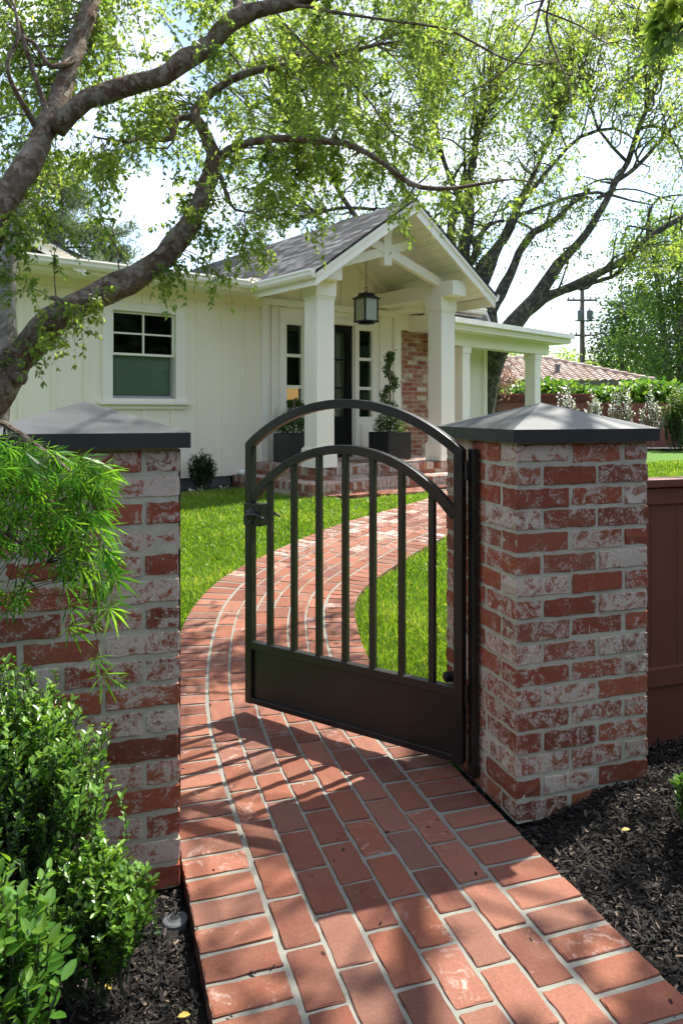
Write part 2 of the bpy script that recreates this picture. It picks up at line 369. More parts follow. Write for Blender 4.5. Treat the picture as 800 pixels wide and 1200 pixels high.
# ================================================================ bricks
def brick_template(nx,ny,nz):
    def ax(n): return np.array([-1,1.]) if n==1 else np.concatenate([[-1],np.linspace(-.955,.955,n-1),[1]])
    X,Y,Z=ax(nx),ax(ny),ax(nz); idx={}; V=[]; Fc=[]
    def vid(i,j,k):
        if (i,j,k) not in idx: idx[(i,j,k)]=len(V); V.append((X[i],Y[j],Z[k]))
        return idx[(i,j,k)]
    I,J,K=len(X)-1,len(Y)-1,len(Z)-1
    for i in range(I):
        for j in range(J):
            Fc.append((vid(i,j,0),vid(i,j+1,0),vid(i+1,j+1,0),vid(i+1,j,0))); Fc.append((vid(i,j,K),vid(i+1,j,K),vid(i+1,j+1,K),vid(i,j+1,K)))
    for i in range(I):
        for k in range(K):
            Fc.append((vid(i,0,k),vid(i+1,0,k),vid(i+1,0,k+1),vid(i,0,k+1))); Fc.append((vid(i,J,k),vid(i,J,k+1),vid(i+1,J,k+1),vid(i+1,J,k)))
    for j in range(J):
        for k in range(K):
            Fc.append((vid(0,j,k),vid(0,j,k+1),vid(0,j+1,k+1),vid(0,j+1,k))); Fc.append((vid(I,j,k),vid(I,j+1,k),vid(I,j+1,k+1),vid(I,j,k+1)))
    return np.array(V),np.array(Fc)
TB=brick_template(9,5,4); TBL=brick_template(3,2,2)
class Bricks:
    def __init__(s): s.V=[]; s.F=[]; s.R=[]; s.n=0
    def add(s,c,half,rot=0.0,T=TB,r=.006,jit=.0016,white=None,red=None,tilt=.004,fn=None,nj=(1,1,1)):
        v,f=T; half=np.array(half,float)
        p=v*half; q=np.clip(p,-(half-r),half-r); d=p-q; p=q+nrm(d)*r*(np.linalg.norm(d,axis=1,keepdims=True)>1e-9)
        # wobbly outline: smooth waves plus fine jitter, chipped corners
        ph=R.random(6)*6.28
        w=np.stack([np.sin(p[:,1]*60+ph[0])+np.sin(p[:,2]*110+ph[1]),np.sin(p[:,0]*48+ph[2])+np.sin(p[:,2]*90+ph[3]),np.sin(p[:,0]*55+ph[4])+np.sin(p[:,1]*80+ph[5])],1)
        p=p+v*w*jit*.6*np.array(nj)+R.normal(size=p.shape)*jit*.35*np.array(nj)
        corner=(np.abs(v)>.99).sum(1)>=2
        p[corner]*=1-R.random((corner.sum(),1))*.03
        a=R.normal()*tilt; ca,sa=math.cos(a+rot),math.sin(a+rot)
        z=p[:,2]+p[:,0]*R.normal()*tilt*1.5
        P_=np.stack([p[:,0]*ca-p[:,1]*sa,p[:,0]*sa+p[:,1]*ca,z],1)+np.array(c)
        if fn is not None: P_=fn(P_)
        s.V.append(P_); s.F.append(f+s.n); s.n+=len(v)
        rr=np.array([R.random() if red is None else red, R.random() if white is None else white, R.random()])
        s.R.append(np.repeat(rr[None],len(v),0))
    def arrays(s): return np.concatenate(s.V),np.concatenate(s.F),np.concatenate(s.R)
def grid_sheet(xs,ys,zf,keep=None):
    X,Y=np.meshgrid(xs,ys,indexing='ij'); V=np.stack([X,Y,zf(X,Y)],-1).reshape(-1,3); n=len(ys)
    i,j=np.meshgrid(np.arange(len(xs)-1),np.arange(n-1),indexing='ij'); a=(i*n+j).ravel()
    Fc=np.stack([a,a+n,a+n+1,a+1],1)
    if keep is not None: Fc=Fc[keep(V[Fc].mean(1))]
    return V,Fc
# ================================================================ the brick path (its line is needed by everything on the ground)
CL=catmull([(.82,.05),(.36,1.47),(.205,1.945),(-.04,2.7),(-.25,3.4),(-.37,4.0),(-.44,4.6),(-.45,5.1),(-.36,5.6),(-.06,6.25),(.43,7.10),(.98,7.85),(1.5,8.7),(1.85,9.6),(2.05,10.6)],.05)
SEG=np.linalg.norm(np.diff(CL,axis=0),axis=1); SS=np.concatenate([[0],np.cumsum(SEG)])
TAN=nrm(np.gradient(CL,axis=0)); 
for _ in range(6): TAN[1:-1]=nrm(TAN[:-2]+2*TAN[1:-1]+TAN[2:])
def path_map(Q,base):
    s=Q[:,0]; w=Q[:,1]
    x=np.interp(s,SS,CL[:,0]); y=np.interp(s,SS,CL[:,1]); tx=np.interp(s,SS,TAN[:,0]); ty=np.interp(s,SS,TAN[:,1])
    L=np.hypot(tx,ty); tx/=L; ty/=L
    X=x+ty*w; Y=y-tx*w
    return np.stack([X,Y,Q[:,2]+g(Y)+base],1)
HALFW=.565
def path_dist(X,Y):
    """distance to the centre line"""
    Q=np.stack([np.ravel(X),np.ravel(Y)],1); d=np.full(len(Q),9e9)
    C2=CL[::3]
    for k in range(0,len(Q),20000):
        d[k:k+20000]=np.sqrt(((Q[k:k+20000,None,:]-C2[None])**2).sum(-1)).min(1)
    return d.reshape(np.shape(X))
TH=math.radians(38); HU=np.array([math.cos(TH),math.sin(TH)]); HV=np.array([-HU[1],HU[0]]); W0=np.array([-2.03,10.5])
def HW(s,dep,z=0): p=W0+HU*s+HV*dep; return np.array([p[0],p[1],z])
def HL(px,py,Y):
    p=P(px,py,Y); d=p[:2]-W0; return float(d@HU),float(d@HV),float(p[2])
bk=Bricks(); Ltot=SS[-1]
lane=.112; pitch=.212
for side in (-1,1):                       # header border on both sides
    s=.06
    while s<Ltot-.1:
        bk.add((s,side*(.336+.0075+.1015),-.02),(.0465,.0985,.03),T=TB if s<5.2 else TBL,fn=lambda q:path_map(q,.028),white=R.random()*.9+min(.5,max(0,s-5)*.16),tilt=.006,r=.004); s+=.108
for i in range(6):
    w=-.336+lane*(i+.5); s=.0+(i%2)*pitch/2
    while s<Ltot-.15:
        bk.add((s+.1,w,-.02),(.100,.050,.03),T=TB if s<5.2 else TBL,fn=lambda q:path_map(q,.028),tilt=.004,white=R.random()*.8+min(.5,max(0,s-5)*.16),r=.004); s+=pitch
# paved apron in front of the steps
for i in range(4):
    t=.75+(i%2)*.1
    while t<4.4:
        c=HW(t+.1,-2.03-.05-.108*i,0)[:2]
        if path_dist(np.array([c[0]]),np.array([c[1]]))[0]>HALFW+.03:
            if not (i>1 and t<1.3): bk.add((c[0],c[1],float(g(c[1]))+.005),(.1,.048,.03),rot=TH,T=TBL)
        t+=.212
V,Fc,rr=bk.arrays()
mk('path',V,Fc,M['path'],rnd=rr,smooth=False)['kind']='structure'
ss=np.arange(0,Ltot,.05); ws=np.linspace(-HALFW+.022,HALFW-.022,12)
def psheet():
    A,B=np.meshgrid(ss,ws,indexing='ij'); Q=np.stack([A.ravel(),B.ravel(),np.zeros(A.size)],1)
    V=path_map(Q,.0335); V[:,2]+=R.normal(size=len(V))*.0008
    n=len(ws); i,j=np.meshgrid(np.arange(len(ss)-1),np.arange(n-1),indexing='ij'); a=(i*n+j).ravel()
    top=np.stack([a,a+1,a+n+1,a+n],1)
    return V,top
V,Fc=psheet()
mk('path_bedding',V,Fc,M['pmortar'],smooth=True)['kind']='structure'
mb=MB(); a=[HW(.75,-1.97),HW(4.4,-1.97),HW(4.4,-2.47),HW(.75,-2.2)]
mb.prism([(q[0],q[1]) for q in a],.30,.352,axis='z'); mb.build('apron_bedding',M['pmortar'])['kind']='structure'
# ================================================================ ground
def vnoise(X,Y,f,seed=0):
    return (np.sin(X*f+1.3*np.sin(Y*f*.7+seed))+np.sin(Y*f*1.3+1.7*np.sin(X*f*.9+seed*2)))*.5
PN=np.array([-.309,.951])
def front(X,Y): return X*PN[0]+Y*PN[1]          # < 2.74 : street side of the piers
def gz(X,Y):
    z=g(Y)-.012; pd=path_dist(X,Y); fr=front(X,Y)<2.55
    out_=np.clip(pd-HALFW-.02,0,None)
    z=z+np.where((fr)&(np.asarray(X)>0),.085*sst(out_/.45),0)+np.where((fr)&(np.asarray(X)<0),.03*sst(out_/.3),0)
    z=z-np.where(pd<HALFW-.03,.05,0)-np.where(fr,.012,0)
    return z+np.where(fr,1,.4)*.006*vnoise(X,Y,9)
xs=np.concatenate([np.linspace(-900,-30,8),np.linspace(-24,-5,12),np.arange(-4,4,.06),np.linspace(4,24,28),np.linspace(30,900,8)])
ys=np.concatenate([np.linspace(-900,-30,8),np.linspace(-20,-.5,10),np.arange(0,10,.06),np.linspace(10,30,24),np.linspace(40,1500,9)])
V,Fc=grid_sheet(xs,ys,gz); mk('ground',V,Fc,M['ground'],smooth=True)['kind']='structure'
def chips(name,n,xr,yr,cond):
    X=R.uniform(*xr,n); Y=R.uniform(*yr,n); k=cond(X,Y); X,Y=X[k],Y[k]; n=len(X)
    Z=gz(X,Y)+R.uniform(.002,.02,n); D=R.normal(size=(n,3))*[1,1,.35]; N=R.normal(size=(n,3))*.5+[0,0,1]
    L=R.uniform(.007,.028,n); V,Fc,r=inst(np.stack([X,Y,Z],1),D,N,L,T_CHIP,F_CHIP,R.random(n)**1.3,wid=R.uniform(.12,.35,n))
    return tag(mk(name,V,Fc,M['chip'],rnd=r),kind='stuff')
o=chips('mulch',75000,(.4,2.4),(1.0,3.6),lambda X,Y:(path_dist(X,Y)>HALFW+.005)&(front(X,Y)<2.7)&(X>.2)); tag(o,'dark shredded bark mulch in the bed right of the brick path','mulch')
o=chips('mulch',45000,(-1.5,-.2),(1.0,2.6),lambda X,Y:(path_dist(X,Y)>HALFW+.005)&(front(X,Y)<2.55)&(np.hypot(X+.471,Y-2.125)>.045)); tag(o,'dark shredded bark mulch in the bed left of the brick path','mulch')
# lawns -------------------------------------------------------------
def in_bed(X,Y):
    s=(X-W0[0])*HU[0]+(Y-W0[1])*HU[1]; d=(X-W0[0])*HV[0]+(Y-W0[1])*HV[1]
    return (d>-.55)|((s>.45)&(d>-2.02))|((s>.78)&(d>-2.5))
def lawn(name,n,rr_,ar,cond,label,h=.055,ex=1.0,w0=.0055):
    r=rr_[0]*(rr_[1]/rr_[0])**(R.random(n)**ex); a=np.radians(R.uniform(*ar,n)); X=r*np.sin(a); Y=r*np.cos(a)
    k=cond(X,Y)&(path_dist(X,Y)>HALFW-.02+R.normal(size=n)*.025); X,Y,r=X[k],Y[k],r[k]; n=len(X)
    patch=np.clip(.5+.35*vnoise(X,Y,2.1,3)+.35*vnoise(X,Y,6.3,8),0,1)
    D=np.stack([R.normal(size=n)*.42,R.normal(size=n)*.42,np.ones(n)],1); N=rand_dir(n)*[1,1,.2]
    L=h*R.uniform(.45,1.4,n)*(.7+.5*patch); col=np.clip(R.random(n)*.6+patch*.42,0,1); col[R.random(n)<.02]=1
    V,Fc,rd=inst(np.stack([X,Y,gz(X,Y)-.004],1),D,N,L,T_GR,F_GR,col,wid=(w0+.0009*r)/L)
    return tag(mk(name,V,Fc,M['grass'],rnd=rd),label,'grass',kind='stuff')
lawn('grass',230000,(4.0,11.5),(-24,14),lambda X,Y:(~in_bed(X,Y))&(front(X,Y)>2.9)&((X<np.interp(Y,CL[:,1],CL[:,0]))),'mown green grass of the lawn left of the curved brick path')
lawn('grass',150000,(3.2,9),(-2,16),lambda X,Y:(front(X,Y)>2.75)&((X>np.interp(Y,CL[:,1],CL[:,0])))&(~in_bed(X,Y)),'green grass in the bend right of the brick path, behind the open gate',h=.055)
lawn('grass',60000,(9,21),(19,27),lambda X,Y:(Y<20.0)&((X-W0[0])*HV[0]+(Y-W0[1])*HV[1]<-1.5),'sunny strip of grass before the far redwood fence',h=.08,w0=.01)
# bed soil by the house and by the far fence
mb=MB(); q=[HW(-9,.0),HW(-9,-.6),HW(.5,-.6),HW(.5,.0)]
mb.prism([(a[0],a[1]) for a in q],.30,.352,axis='z'); tag(mb.build('house_bed_mulch',M['bed']),kind='structure')
# ================================================================ brick piers
def pier(loc,x0,label,mirror):
    w=.556; root=empty('brick_pillar',(loc[0],loc[1],0),math.radians(18),label,'pillar')
    b=Bricks(); ch=.0785; gap=.013
    sides=[((x0,0),(1,0)),((x0+w,0),(0,1)),((x0+w,w),(-1,0)),((x0,w),(0,-1))]
    for c in range(17):
        z=c*ch+ch/2
        for (o,d) in sides:
            n=(-d[1],d[0]); rot=math.atan2(d[1],d[0])
            offs=[.1+gap, .1+gap+.215+gap] if c%2 else [0,.215+gap]
            for k in offs:
                L=.215; m=k+L/2
                cx=o[0]+d[0]*m+n[0]*.05; cy=o[1]+d[1]*m+n[1]*.05
                out_=R.normal()*.0015
                b.add((cx-n[0]*out_,cy-n[1]*out_,z+R.normal()*.001),(L/2-.0015*R.random(),.0495,.0315+R.normal()*.0008),rot,r=.0028,jit=.0026,tilt=.003,nj=(1,.25,1))
    V,Fc,rr=b.arrays()
    # mortar core, a hair behind the brick faces, lumpy
    cv,cf=brick_template(24,24,56)[0:2]; V2=cv*np.array([w/2-.0042,w/2-.0042,17*ch/2])+np.array([x0+w/2,w/2,17*ch/2])
    V2[:,:2]+=R.normal(size=(len(V2),2))*.0006
    VA=np.concatenate([V,V2]); FA=np.concatenate([Fc,cf+len(V)]); RA=np.concatenate([rr,np.full((len(V2),3),.5)])
    mk('shaft',VA,FA,[M['pbrick'],M['mortar']],root,rnd=RA,mi=[0]*len(Fc)+[1]*len(cf))
    oh=.029; a0,a1,b0,b1=x0-oh,x0+w+oh,-oh,w+oh; z0,z1,z2=1.335,1.381,1.478; cx,cy=x0+w/2,w/2
    m=MB(); m.add([(a0,b0,z0),(a1,b0,z0),(a1,b1,z0),(a0,b1,z0),(a0,b0,z1),(a1,b0,z1),(a1,b1,z1),(a0,b1,z1),(cx,cy,z2)],
      [(3,2,1,0),(0,1,5,4),(1,2,6,5),(2,3,7,6),(3,0,4,7)],1); m.add([(a0,b0,z1),(a1,b0,z1),(a1,b1,z1),(a0,b1,z1),(cx,cy,z2)],[(0,1,4),(1,2,4),(2,3,4),(3,0,4)],0)
    m.build('cap',[M['cap'],M['capedge']],root)
    return root
right=pier((.61,2.62),0,'whitewashed brick pillar with dark metal cap, carrying the gate hinges',1)
left=pier((-.49,2.28),-.556,'shaded brick pillar with dark metal cap, behind the feathery maple',0)
mb=MB(); mb.box(-.033,-.009,.255,.298,.045,1.30); mb.build('hinge_post',M['iron'],right,bevel=.002)
for z in (.36,1.215):
    mb=MB(); mb.box(-.040,-.033,.262,.292,z-.03,z+.03); mb.lathe([(.001,-.035),(.008,-.034),(.008,.034),(.001,.035)],(-.048,.277,z),10); mb.build('hinge',M['iron'],right)
mb=MB(); mb.lathe([(.001,0),(.021,.001),(.021,.026),(.016,.032),(.001,.033)],(0,0,0),20,M=Matrix.Translation((-.004,.50,.35))@Matrix.Rotation(-math.pi/2,4,'Y')); mb.build('bumper',M['rubber'],right,smooth=False)
mb=MB(); mb.box(.004,.012,.10,.15,.16,1.325); mb.build('strike_plate',M['iron'],left,bevel=.001)
# ================================================================ gate
ga=math.atan2(.62,-.9125); gate=empty('garden_gate',(.472,2.885,0),ga,'open black iron garden gate with arched top, seven bars and solid kick panel','gate')
GL=1.10; t=.038; h=t/2
def gpart(name,mb,bev=.0025): return mb.build(name,M['iron'],gate,bevel=bev)
def arch(x0,x1,z0,rise,th=.038,half=.019,n=40):
    c=x1-x0; r=(c*c/4+rise*rise)/(2*rise); cx=(x0+x1)/2; cz=z0+rise-r; a=math.asin(c/2/r)
    v=[];f=[]
    for i in range(n+1):
        p=-a+2*a*i/n; ux,uz=math.sin(p),math.cos(p)
        for rr in (r-th,r):
            for y in (-half,half): v.append((cx+ux*rr,y,cz+uz*rr))
    for i in range(n):
        k=i*4; f+=[(k,k+4,k+5,k+1),(k+2,k+3,k+7,k+6),(k,k+2,k+6,k+4),(k+1,k+5,k+7,k+3)]
    f+=[(0,1,3,2),(n*4,n*4+2,n*4+3,n*4+1)]
    def under(x): 
        return cz+math.sqrt(max((r-th)**2-(x-cx)**2,0))
    return MB().add(v,f),under
for x in (0,GL-t):
    gpart('stile',MB().prism([(x,.09),(x+t,.09),(x+t,1.296-(0 if x else -.0)),(x,1.296)],-h,h))
a_,_u=arch(0.001,GL-.001,1.297,.198,half=.0185); gpart('outer_arch',a_)
a_,und=arch(t*.6,GL-t*.6,1.05,.25,half=.0175); gpart('inner_arch',a_)
gpart('rail',MB().box(t-.002,GL-t+.002,-h+.001,h-.001,.343,.378)); gpart('rail',MB().box(t-.002,GL-t+.002,-h+.001,h-.001,.092,.118))
gpart('kick_panel',MB().box(t-.003,GL-t+.003,-.004,.004,.11,.35))
for i in range(7):
    x=GL*(i+1)/8; gpart('bar',MB().box(x-.0125,x+.0125,-.0125,.0125,.37,und(x)+.012),.0015)
lb=gpart('lock_box',MB().box(GL-.098,GL+.001,-.028,.028,.915,1.018),.003)
for sg in (-1,1):
    m_=Matrix.Translation((GL-.045,sg*.028,.968))@Matrix.Rotation(-sg*math.pi/2,4,'X')
    m=MB(); m.lathe([(.028,0),(.028,.004),(.022,.009),(.009,.012),(.008,.035),(.001,.036)],(0,0,0),22,M=m_)
    pts=catmull([(GL-.045,sg*.060,.968),(GL-.06,sg*.064,.969),(GL-.085,sg*.063,.975),(GL-.112,sg*.060,.971),(GL-.135,sg*.056,.962),(GL-.147,sg*.060,.958)],.008)
    m.tube(pts,[.0075]*3+[.0062]*(len(pts)-6)+[.005,.006,.004],8)
    m.lathe([(.012,0),(.012,.006),(.007,.010),(.001,.0105)],(0,0,0),16,M=Matrix.Translation((GL-.045,sg*.028,.932))@Matrix.Rotation(-sg*math.pi/2,4,'X'))
    m.build('lever_handle',M['iron'],lb,smooth=False)
# ================================================================ low board fence right of the pier
lf=empty('low_board_fence',(.61,2.62,0),math.radians(18),'low dark brown board fence with cap rail joining the right brick pillar','fence')
m=MB(); x=.575
while x<2.8: m.box(x,x+.137,.335,.353,.30,1.12,r=R.random()); x+=.139
m.build('boards',M['darkfence'],lf); MB().box(.572,2.85,.30,.40,1.12,1.155).build('cap_rail',M['darkfence'],lf,bevel=.004)
MB().box(.573,2.83,.322,.365,1.045,1.115).build('rail',M['darkfence'],lf,bevel=.003); MB().box(.573,2.83,.315,.372,.27,.35).build('rail',M['darkfence'],lf,bevel=.003); MB().box(.58,2.8,.33,.36,.02,.262).build('kick_board',M['darkfence'],lf)
for x in (.60,2.3): MB().box(x,x+.085,.262,.30,.0,1.118).build('post',M['darkfence'],lf,bevel=.003)
# ================================================================ house
H=empty('house',(W0[0],W0[1],0),TH,'white board and batten house with gabled brick-stepped entry porch','house')
def wall_holes(m,x0,x1,z0,z1,holes,y0,y1,mi=0):
    xs_=sorted({x0,x1,*[h[0] for h in holes],*[h[1] for h in holes]}); zs_=sorted({z0,z1,*[h[2] for h in holes],*[h[3] for h in holes]})
    for a,b in zip(xs_,xs_[1:]):
        for c,d in zip(zs_,zs_[1:]):
            if any(h[0]<=(a+b)/2<=h[1] and h[2]<=(c+d)/2<=h[3] for h in holes): continue
            m.box(a,b,y0,y1,c,d,mi)
m=MB(); WIN=(-1.208,-.321,1.60,2.75)
wall_holes(m,-8,1.05,.50,3.2,[WIN],0,.12)
x=-7.9
while x<1.0:
    if not(-1.42<x<-.08): m.box(x,x+.058,-.02,0.0,.50,3.1)
    else:
        m.box(x,x+.058,-.02,0,.50,1.44); m.box(x,x+.058,-.02,0,2.86,3.1)
    x+=.395
m.box(-8,1.05,-.028,-.001,2.99,3.1) 
m.build('wall',M['siding'],H)
MB().box(-8,.56,.02,.11,.25,.499).build('footing',M['found'],H)
# entry wall
dh=(1.957,2.841,.68,2.82); sl=(1.536,1.84,1.32,2.77); sr=(2.958,3.262,1.32,2.77)
m=MB(); wall_holes(m,1.05,3.82,.68,3.13,[dh,sl,sr],.03,.15)
m.box(1.05,1.17,-.03,.03,.68,3.02); m.box(3.70,3.85,-.03,.03,.68,3.02); m.box(1.05,3.85,-.045,.03,3.02,3.12)
m.box(1.40,1.52,-.0,.03,.68,3.0); m.box(3.40,3.45,-.0,.03,.68,3.0); m.box(1.25,1.30,.0,.03,.68,3.0)
for (a,b) in ((1.58,1.80),(3.0,3.22)): m.box(a,b,.015,.03,.78,1.22); m.box(a+.03,b-.03,.005,.015,.83,1.17)
m.box(1.86,1.94,-.01,.03,.68,2.9); m.box(2.86,2.94,-.01,.03,.68,2.9); m.box(1.86,2.94,-.011,.031,2.83,2.91)
m.build('entry_wall',M['white'],H)
def sash(a,b,c,d,y,fr,mv,mh,mat,parent,nm,gl=M['glass'],w=.022):
    m=MB(); m.box(a,a+fr,y,y+.04,c,d); m.box(b-fr,b,y,y+.04,c,d); m.box(a+fr,b-fr,y,y+.04,c,c+fr); m.box(a+fr,b-fr,y,y+.04,d-fr,d)
    for x in mv: m.box(x-w/2,x+w/2,y+.004,y+.034,c+fr,d-fr)
    for z in mh: m.box(a+fr,b-fr,y+.006,y+.032,z-w/2,z+w/2)
    o=m.build(nm,mat,parent); MB().box(a+fr*.5,b-fr*.5,y+.018,y+.022,c+fr*.5,d-fr*.5).build('pane',gl,o); return o
win=MB(); win.box(-1.343,-1.208,-.035,.03,1.56,2.75); win.box(-.321,-.175,-.035,.03,1.56,2.75); win.box(-1.37,-.15,-.035,.03,2.75,2.85); win.box(-1.40,-.12,-.075,.02,1.52,1.56); win.box(-1.343,-.175,-.03,.02,1.46,1.52)
win=win.build('window',M['white'],H)
sash(-1.208,-.321,2.17,2.75,.02,.03,[-.765],[2.46],M['white'],win,'upper_sash')
sash(-1.208,-.321,1.60,2.20,.055,.035,[],[],M['trimgrey'],win,'lower_sash')
mb=MB(); mb.box(-1.25,-.28,.105,.112,1.58,2.2); mb.build('roller_blind',M['shade'],win)
for (q) in (sl,sr):
    sash(q[0],q[1],q[2],q[3],.05,.012,[],[q[2]+(q[3]-q[2])/3,q[2]+(q[3]-q[2])*2/3],M['white'],H,'sidelight',w=.05)
d_=sash(dh[0]+.005,dh[1]-.005,1.22,2.81,.06,.12,[],[1.22+.12+.46,1.22+.12+.92],M['door'],H,'door',w=.03)
m=MB(); m.box(dh[0]+.005,dh[1]-.005,.06,.10,.70,1.22); m.box(dh[0]+.13,dh[1]-.13,.05,.06,.80,1.14); m.build('door_panel',M['door'],d_)
MB().lathe([(.02,0),(.02,.01),(.008,.015),(.008,.05),(.022,.055),(.022,.07),(.001,.075)],(0,0,0),14,M=Matrix.Translation((dh[0]+.07,.06,1.72))@Matrix.Rotation(math.pi/2,4,'X')).build('handle',M['steel'],d_)
MB().box(3.52,3.58,-.004,.012,1.72,1.87).box(3.535,3.565,-.010,-.004,1.74,1.77).build('doorbell',M['door'],H,bevel=.002)
# rooms behind the glass
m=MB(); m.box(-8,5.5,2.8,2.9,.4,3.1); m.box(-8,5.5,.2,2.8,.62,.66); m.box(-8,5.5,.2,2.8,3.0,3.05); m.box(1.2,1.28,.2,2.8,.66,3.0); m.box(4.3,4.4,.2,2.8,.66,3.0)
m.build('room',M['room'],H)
m=MB()
for i in range(14): m.box(1.97+i*.062,2.015+i*.062,.16+.02*(i%2),.20+.02*(i%2),1.28,2.79)
m.build('curtain',M['curtain'],H)
m=MB(); m.lathe([(.09,0),(.15,-.22),(.148,-.222),(.088,-.002)],(2.25,.9,1.84),20); m.build('lamp_shade',M['glow'],H)
# brick wall beyond the porch and the wing
m=MB(); m.box(3.86,5.3,.02,.14,.35,2.82); m.build('brick_wall',M['farbrick'],H)
m=MB(); m.box(3.86,5.3,.0,.14,2.822,3.14); m.build('frieze',M['white'],H)
# eaves, soffit, gutters
pit=.20
m=MB()
for a_,b_ in ((-8,.62),(3.6,5.4)): m.prism([(-.45,3.235),(2.8,3.235+3.25*pit),(6,3.235),(6,3.10),(-.45,3.17)],a_,b_,axis='x')
m.prism([(.2,3.235+.65*pit),(2.8,3.235+3.25*pit),(6,3.235),(6,3.10),(.2,3.17)],.621,3.599,axis='x'); m.build('main_roof',M['shingle'],H)
m=MB(); m.box(-8,.60,-.46,.0,3.098,3.128); m.box(4.0,5.4,-.46,.0,3.098,3.128); m.box(3.502,3.998,-.477,.019,3.096,3.30); m.box(.602,.918,-.477,.019,3.096,3.30); m.box(-8,.60,-.475,-.455,3.10,3.23); m.box(4.05,5.4,-.475,-.455,3.10,3.23); m.build('eave',M['white'],H)
def gutter(m,a,b,z=3.245):
    a=Vector(a);b=Vector(b); d=(b-a).normalized(); n=Vector((d.y,-d.x,0)); prof=[(0,0),(.115,0),(.118,-.02),(.105,-.045),(.10,-.075),(.075,-.105),(0,-.11),(0,-.005),(.006,-.10),(.07,-.095),(.108,-.01),(.0,-.006)][:7]
    v=[p+n*q[0]+Vector((0,0,z+q[1]-p.z)) for p in (a,b) for q in prof]; k=len(prof)
    m.add(v,[tuple(range(k)),tuple(range(k,2*k))[::-1]]+[(i,i+k,(i+1)%k+k,(i+1)%k) for i in range(k)])
m=MB(); gutter(m,(-8,-.476,0),(.62,-.476,0)); m.build('gutter',M['white'],H); m=MB(); gutter(m,(4.02,-.476,0),(5.4,-.476,0)); m.build('gutter',M['white'],H)
m=MB(); AX,AZ,EZ,HWD=2.32,4.38,3.215,1.66; sl_=(AZ-EZ)/HWD
m=MB()
for sg in (-1,1):
    m.prism([(AX,AZ),(AX+sg*(HWD+.03),EZ-.02),(AX+sg*(HWD+.03),EZ-.055),(AX,AZ-.035)][::-sg],-2.0,4.6)
m.build('porch_roof',M['shingle'],H)
m=MB()
for sg in (-1,1):
    for i in range(13):
        t0=i/13; t1=(i+1)/13-.006
        pts=[(AX+sg*HWD*a,AZ-sl_*HWD*a-o) for a,o in ((t0,.04),(t1,.04),(t1,.055),(t0,.055))]
        m.prism(pts[::-sg],-1.93,.05)
    pts=[(AX+sg*a,AZ-sl_*a-o) for a,o in ((0,.037),(HWD,.037),(HWD,.045),(0,.045))]; m.prism(pts[::-sg],-1.93,.05)
m.build('porch_ceiling',M['soffit'],H)
m=MB()
for sg in (-1,1):
    def sl2(a,o): return (AX+sg*a,AZ-sl_*a-o)
    m.prism([sl2(0,.037),sl2(HWD+.02,.037),sl2(HWD+.02,.20),sl2(0,.215)][::-sg],-1.972,-1.935)
    m.prism([sl2(0,.036),sl2(HWD+.022,.036),sl2(HWD+.022,.085),sl2(0,.085)][::-sg],-1.992,-1.973)
m.build('rake_board',M['white'],H)
m=MB()
gutter(m,(AX-HWD-.0,-.47,0),(AX-HWD-.0,-1.97,0),EZ-.01); m.box(AX-HWD,AX-HWD+.02,-1.93,-.47,EZ-.2,EZ-.06); m.build('gutter',M['white'],H); m=MB(); gutter(m,(AX+HWD,-1.97,0),(AX+HWD,-.47,0),EZ-.01)
m.box(AX+HWD-.02,AX+HWD,-1.93,-.47,EZ-.2,EZ-.06); m.build('gutter',M['white'],H)
# gable wall over the door
m=MB(); zr=lambda x: AZ-sl_*abs(x-AX)-.05
m.prism([(.85,3.13),(3.79,3.13),(3.79,zr(3.79)),(AX,zr(AX)),(.85,zr(.85))],.02,.12)
x=1.0
while x<3.75: m.box(x,x+.05,-.0,.02,3.13,zr(x+.025)-.05); x+=.395
for sg in (-1,1): m.prism([(AX,zr(AX)-.0),(AX+sg*1.47,zr(AX+1.47)),(AX+sg*1.47,zr(AX+1.47)-.12),(AX,zr(AX)-.12)][::-sg],-.03,.0)
m.build('gable_wall',M['siding'],H)
# beams, columns, truss
MB().box(.92,1.20,-1.78,.0,3.145,3.36).build('beam',M['white'],H,bevel=.006); MB().box(3.22,3.50,-1.84,.0,3.145,3.36).build('beam',M['white'],H,bevel=.006)
for x in (.916,3.216):
    w=.285; y=-1.605; z0=.685
    m=MB(); m.box(x,x+w,y,y+w,z0+.27,2.93); o=m.build('column',M['white'],H,bevel=.004)
    MB().box(x-.03,x+w+.03,y-.03,y+w+.03,z0,z0+.25).box(x-.015,x+w+.015,y-.015,y+w+.015,z0+.25,z0+.272).build('base',M['white'],o,bevel=.004)
    MB().box(x-.022,x+w+.022,y-.022,y+w+.022,2.945,3.144).box(x-.010,x+w+.010,y-.010,y+w+.010,2.915,2.946).build('capital',M['white'],o,bevel=.004)
m=MB(); ty=-1.50; kx=2.2
m.box(kx-.075,kx+.075,ty-.055,ty+.055,3.50,4.12)
m.bar((3.28,ty,3.36),(1.86,ty,3.815),.09,.13); m.bar((1.12,ty+.012,3.36),(2.70,ty+.012,3.866),.085,.128)
m.build('truss',M['white'],H,bevel=.004)
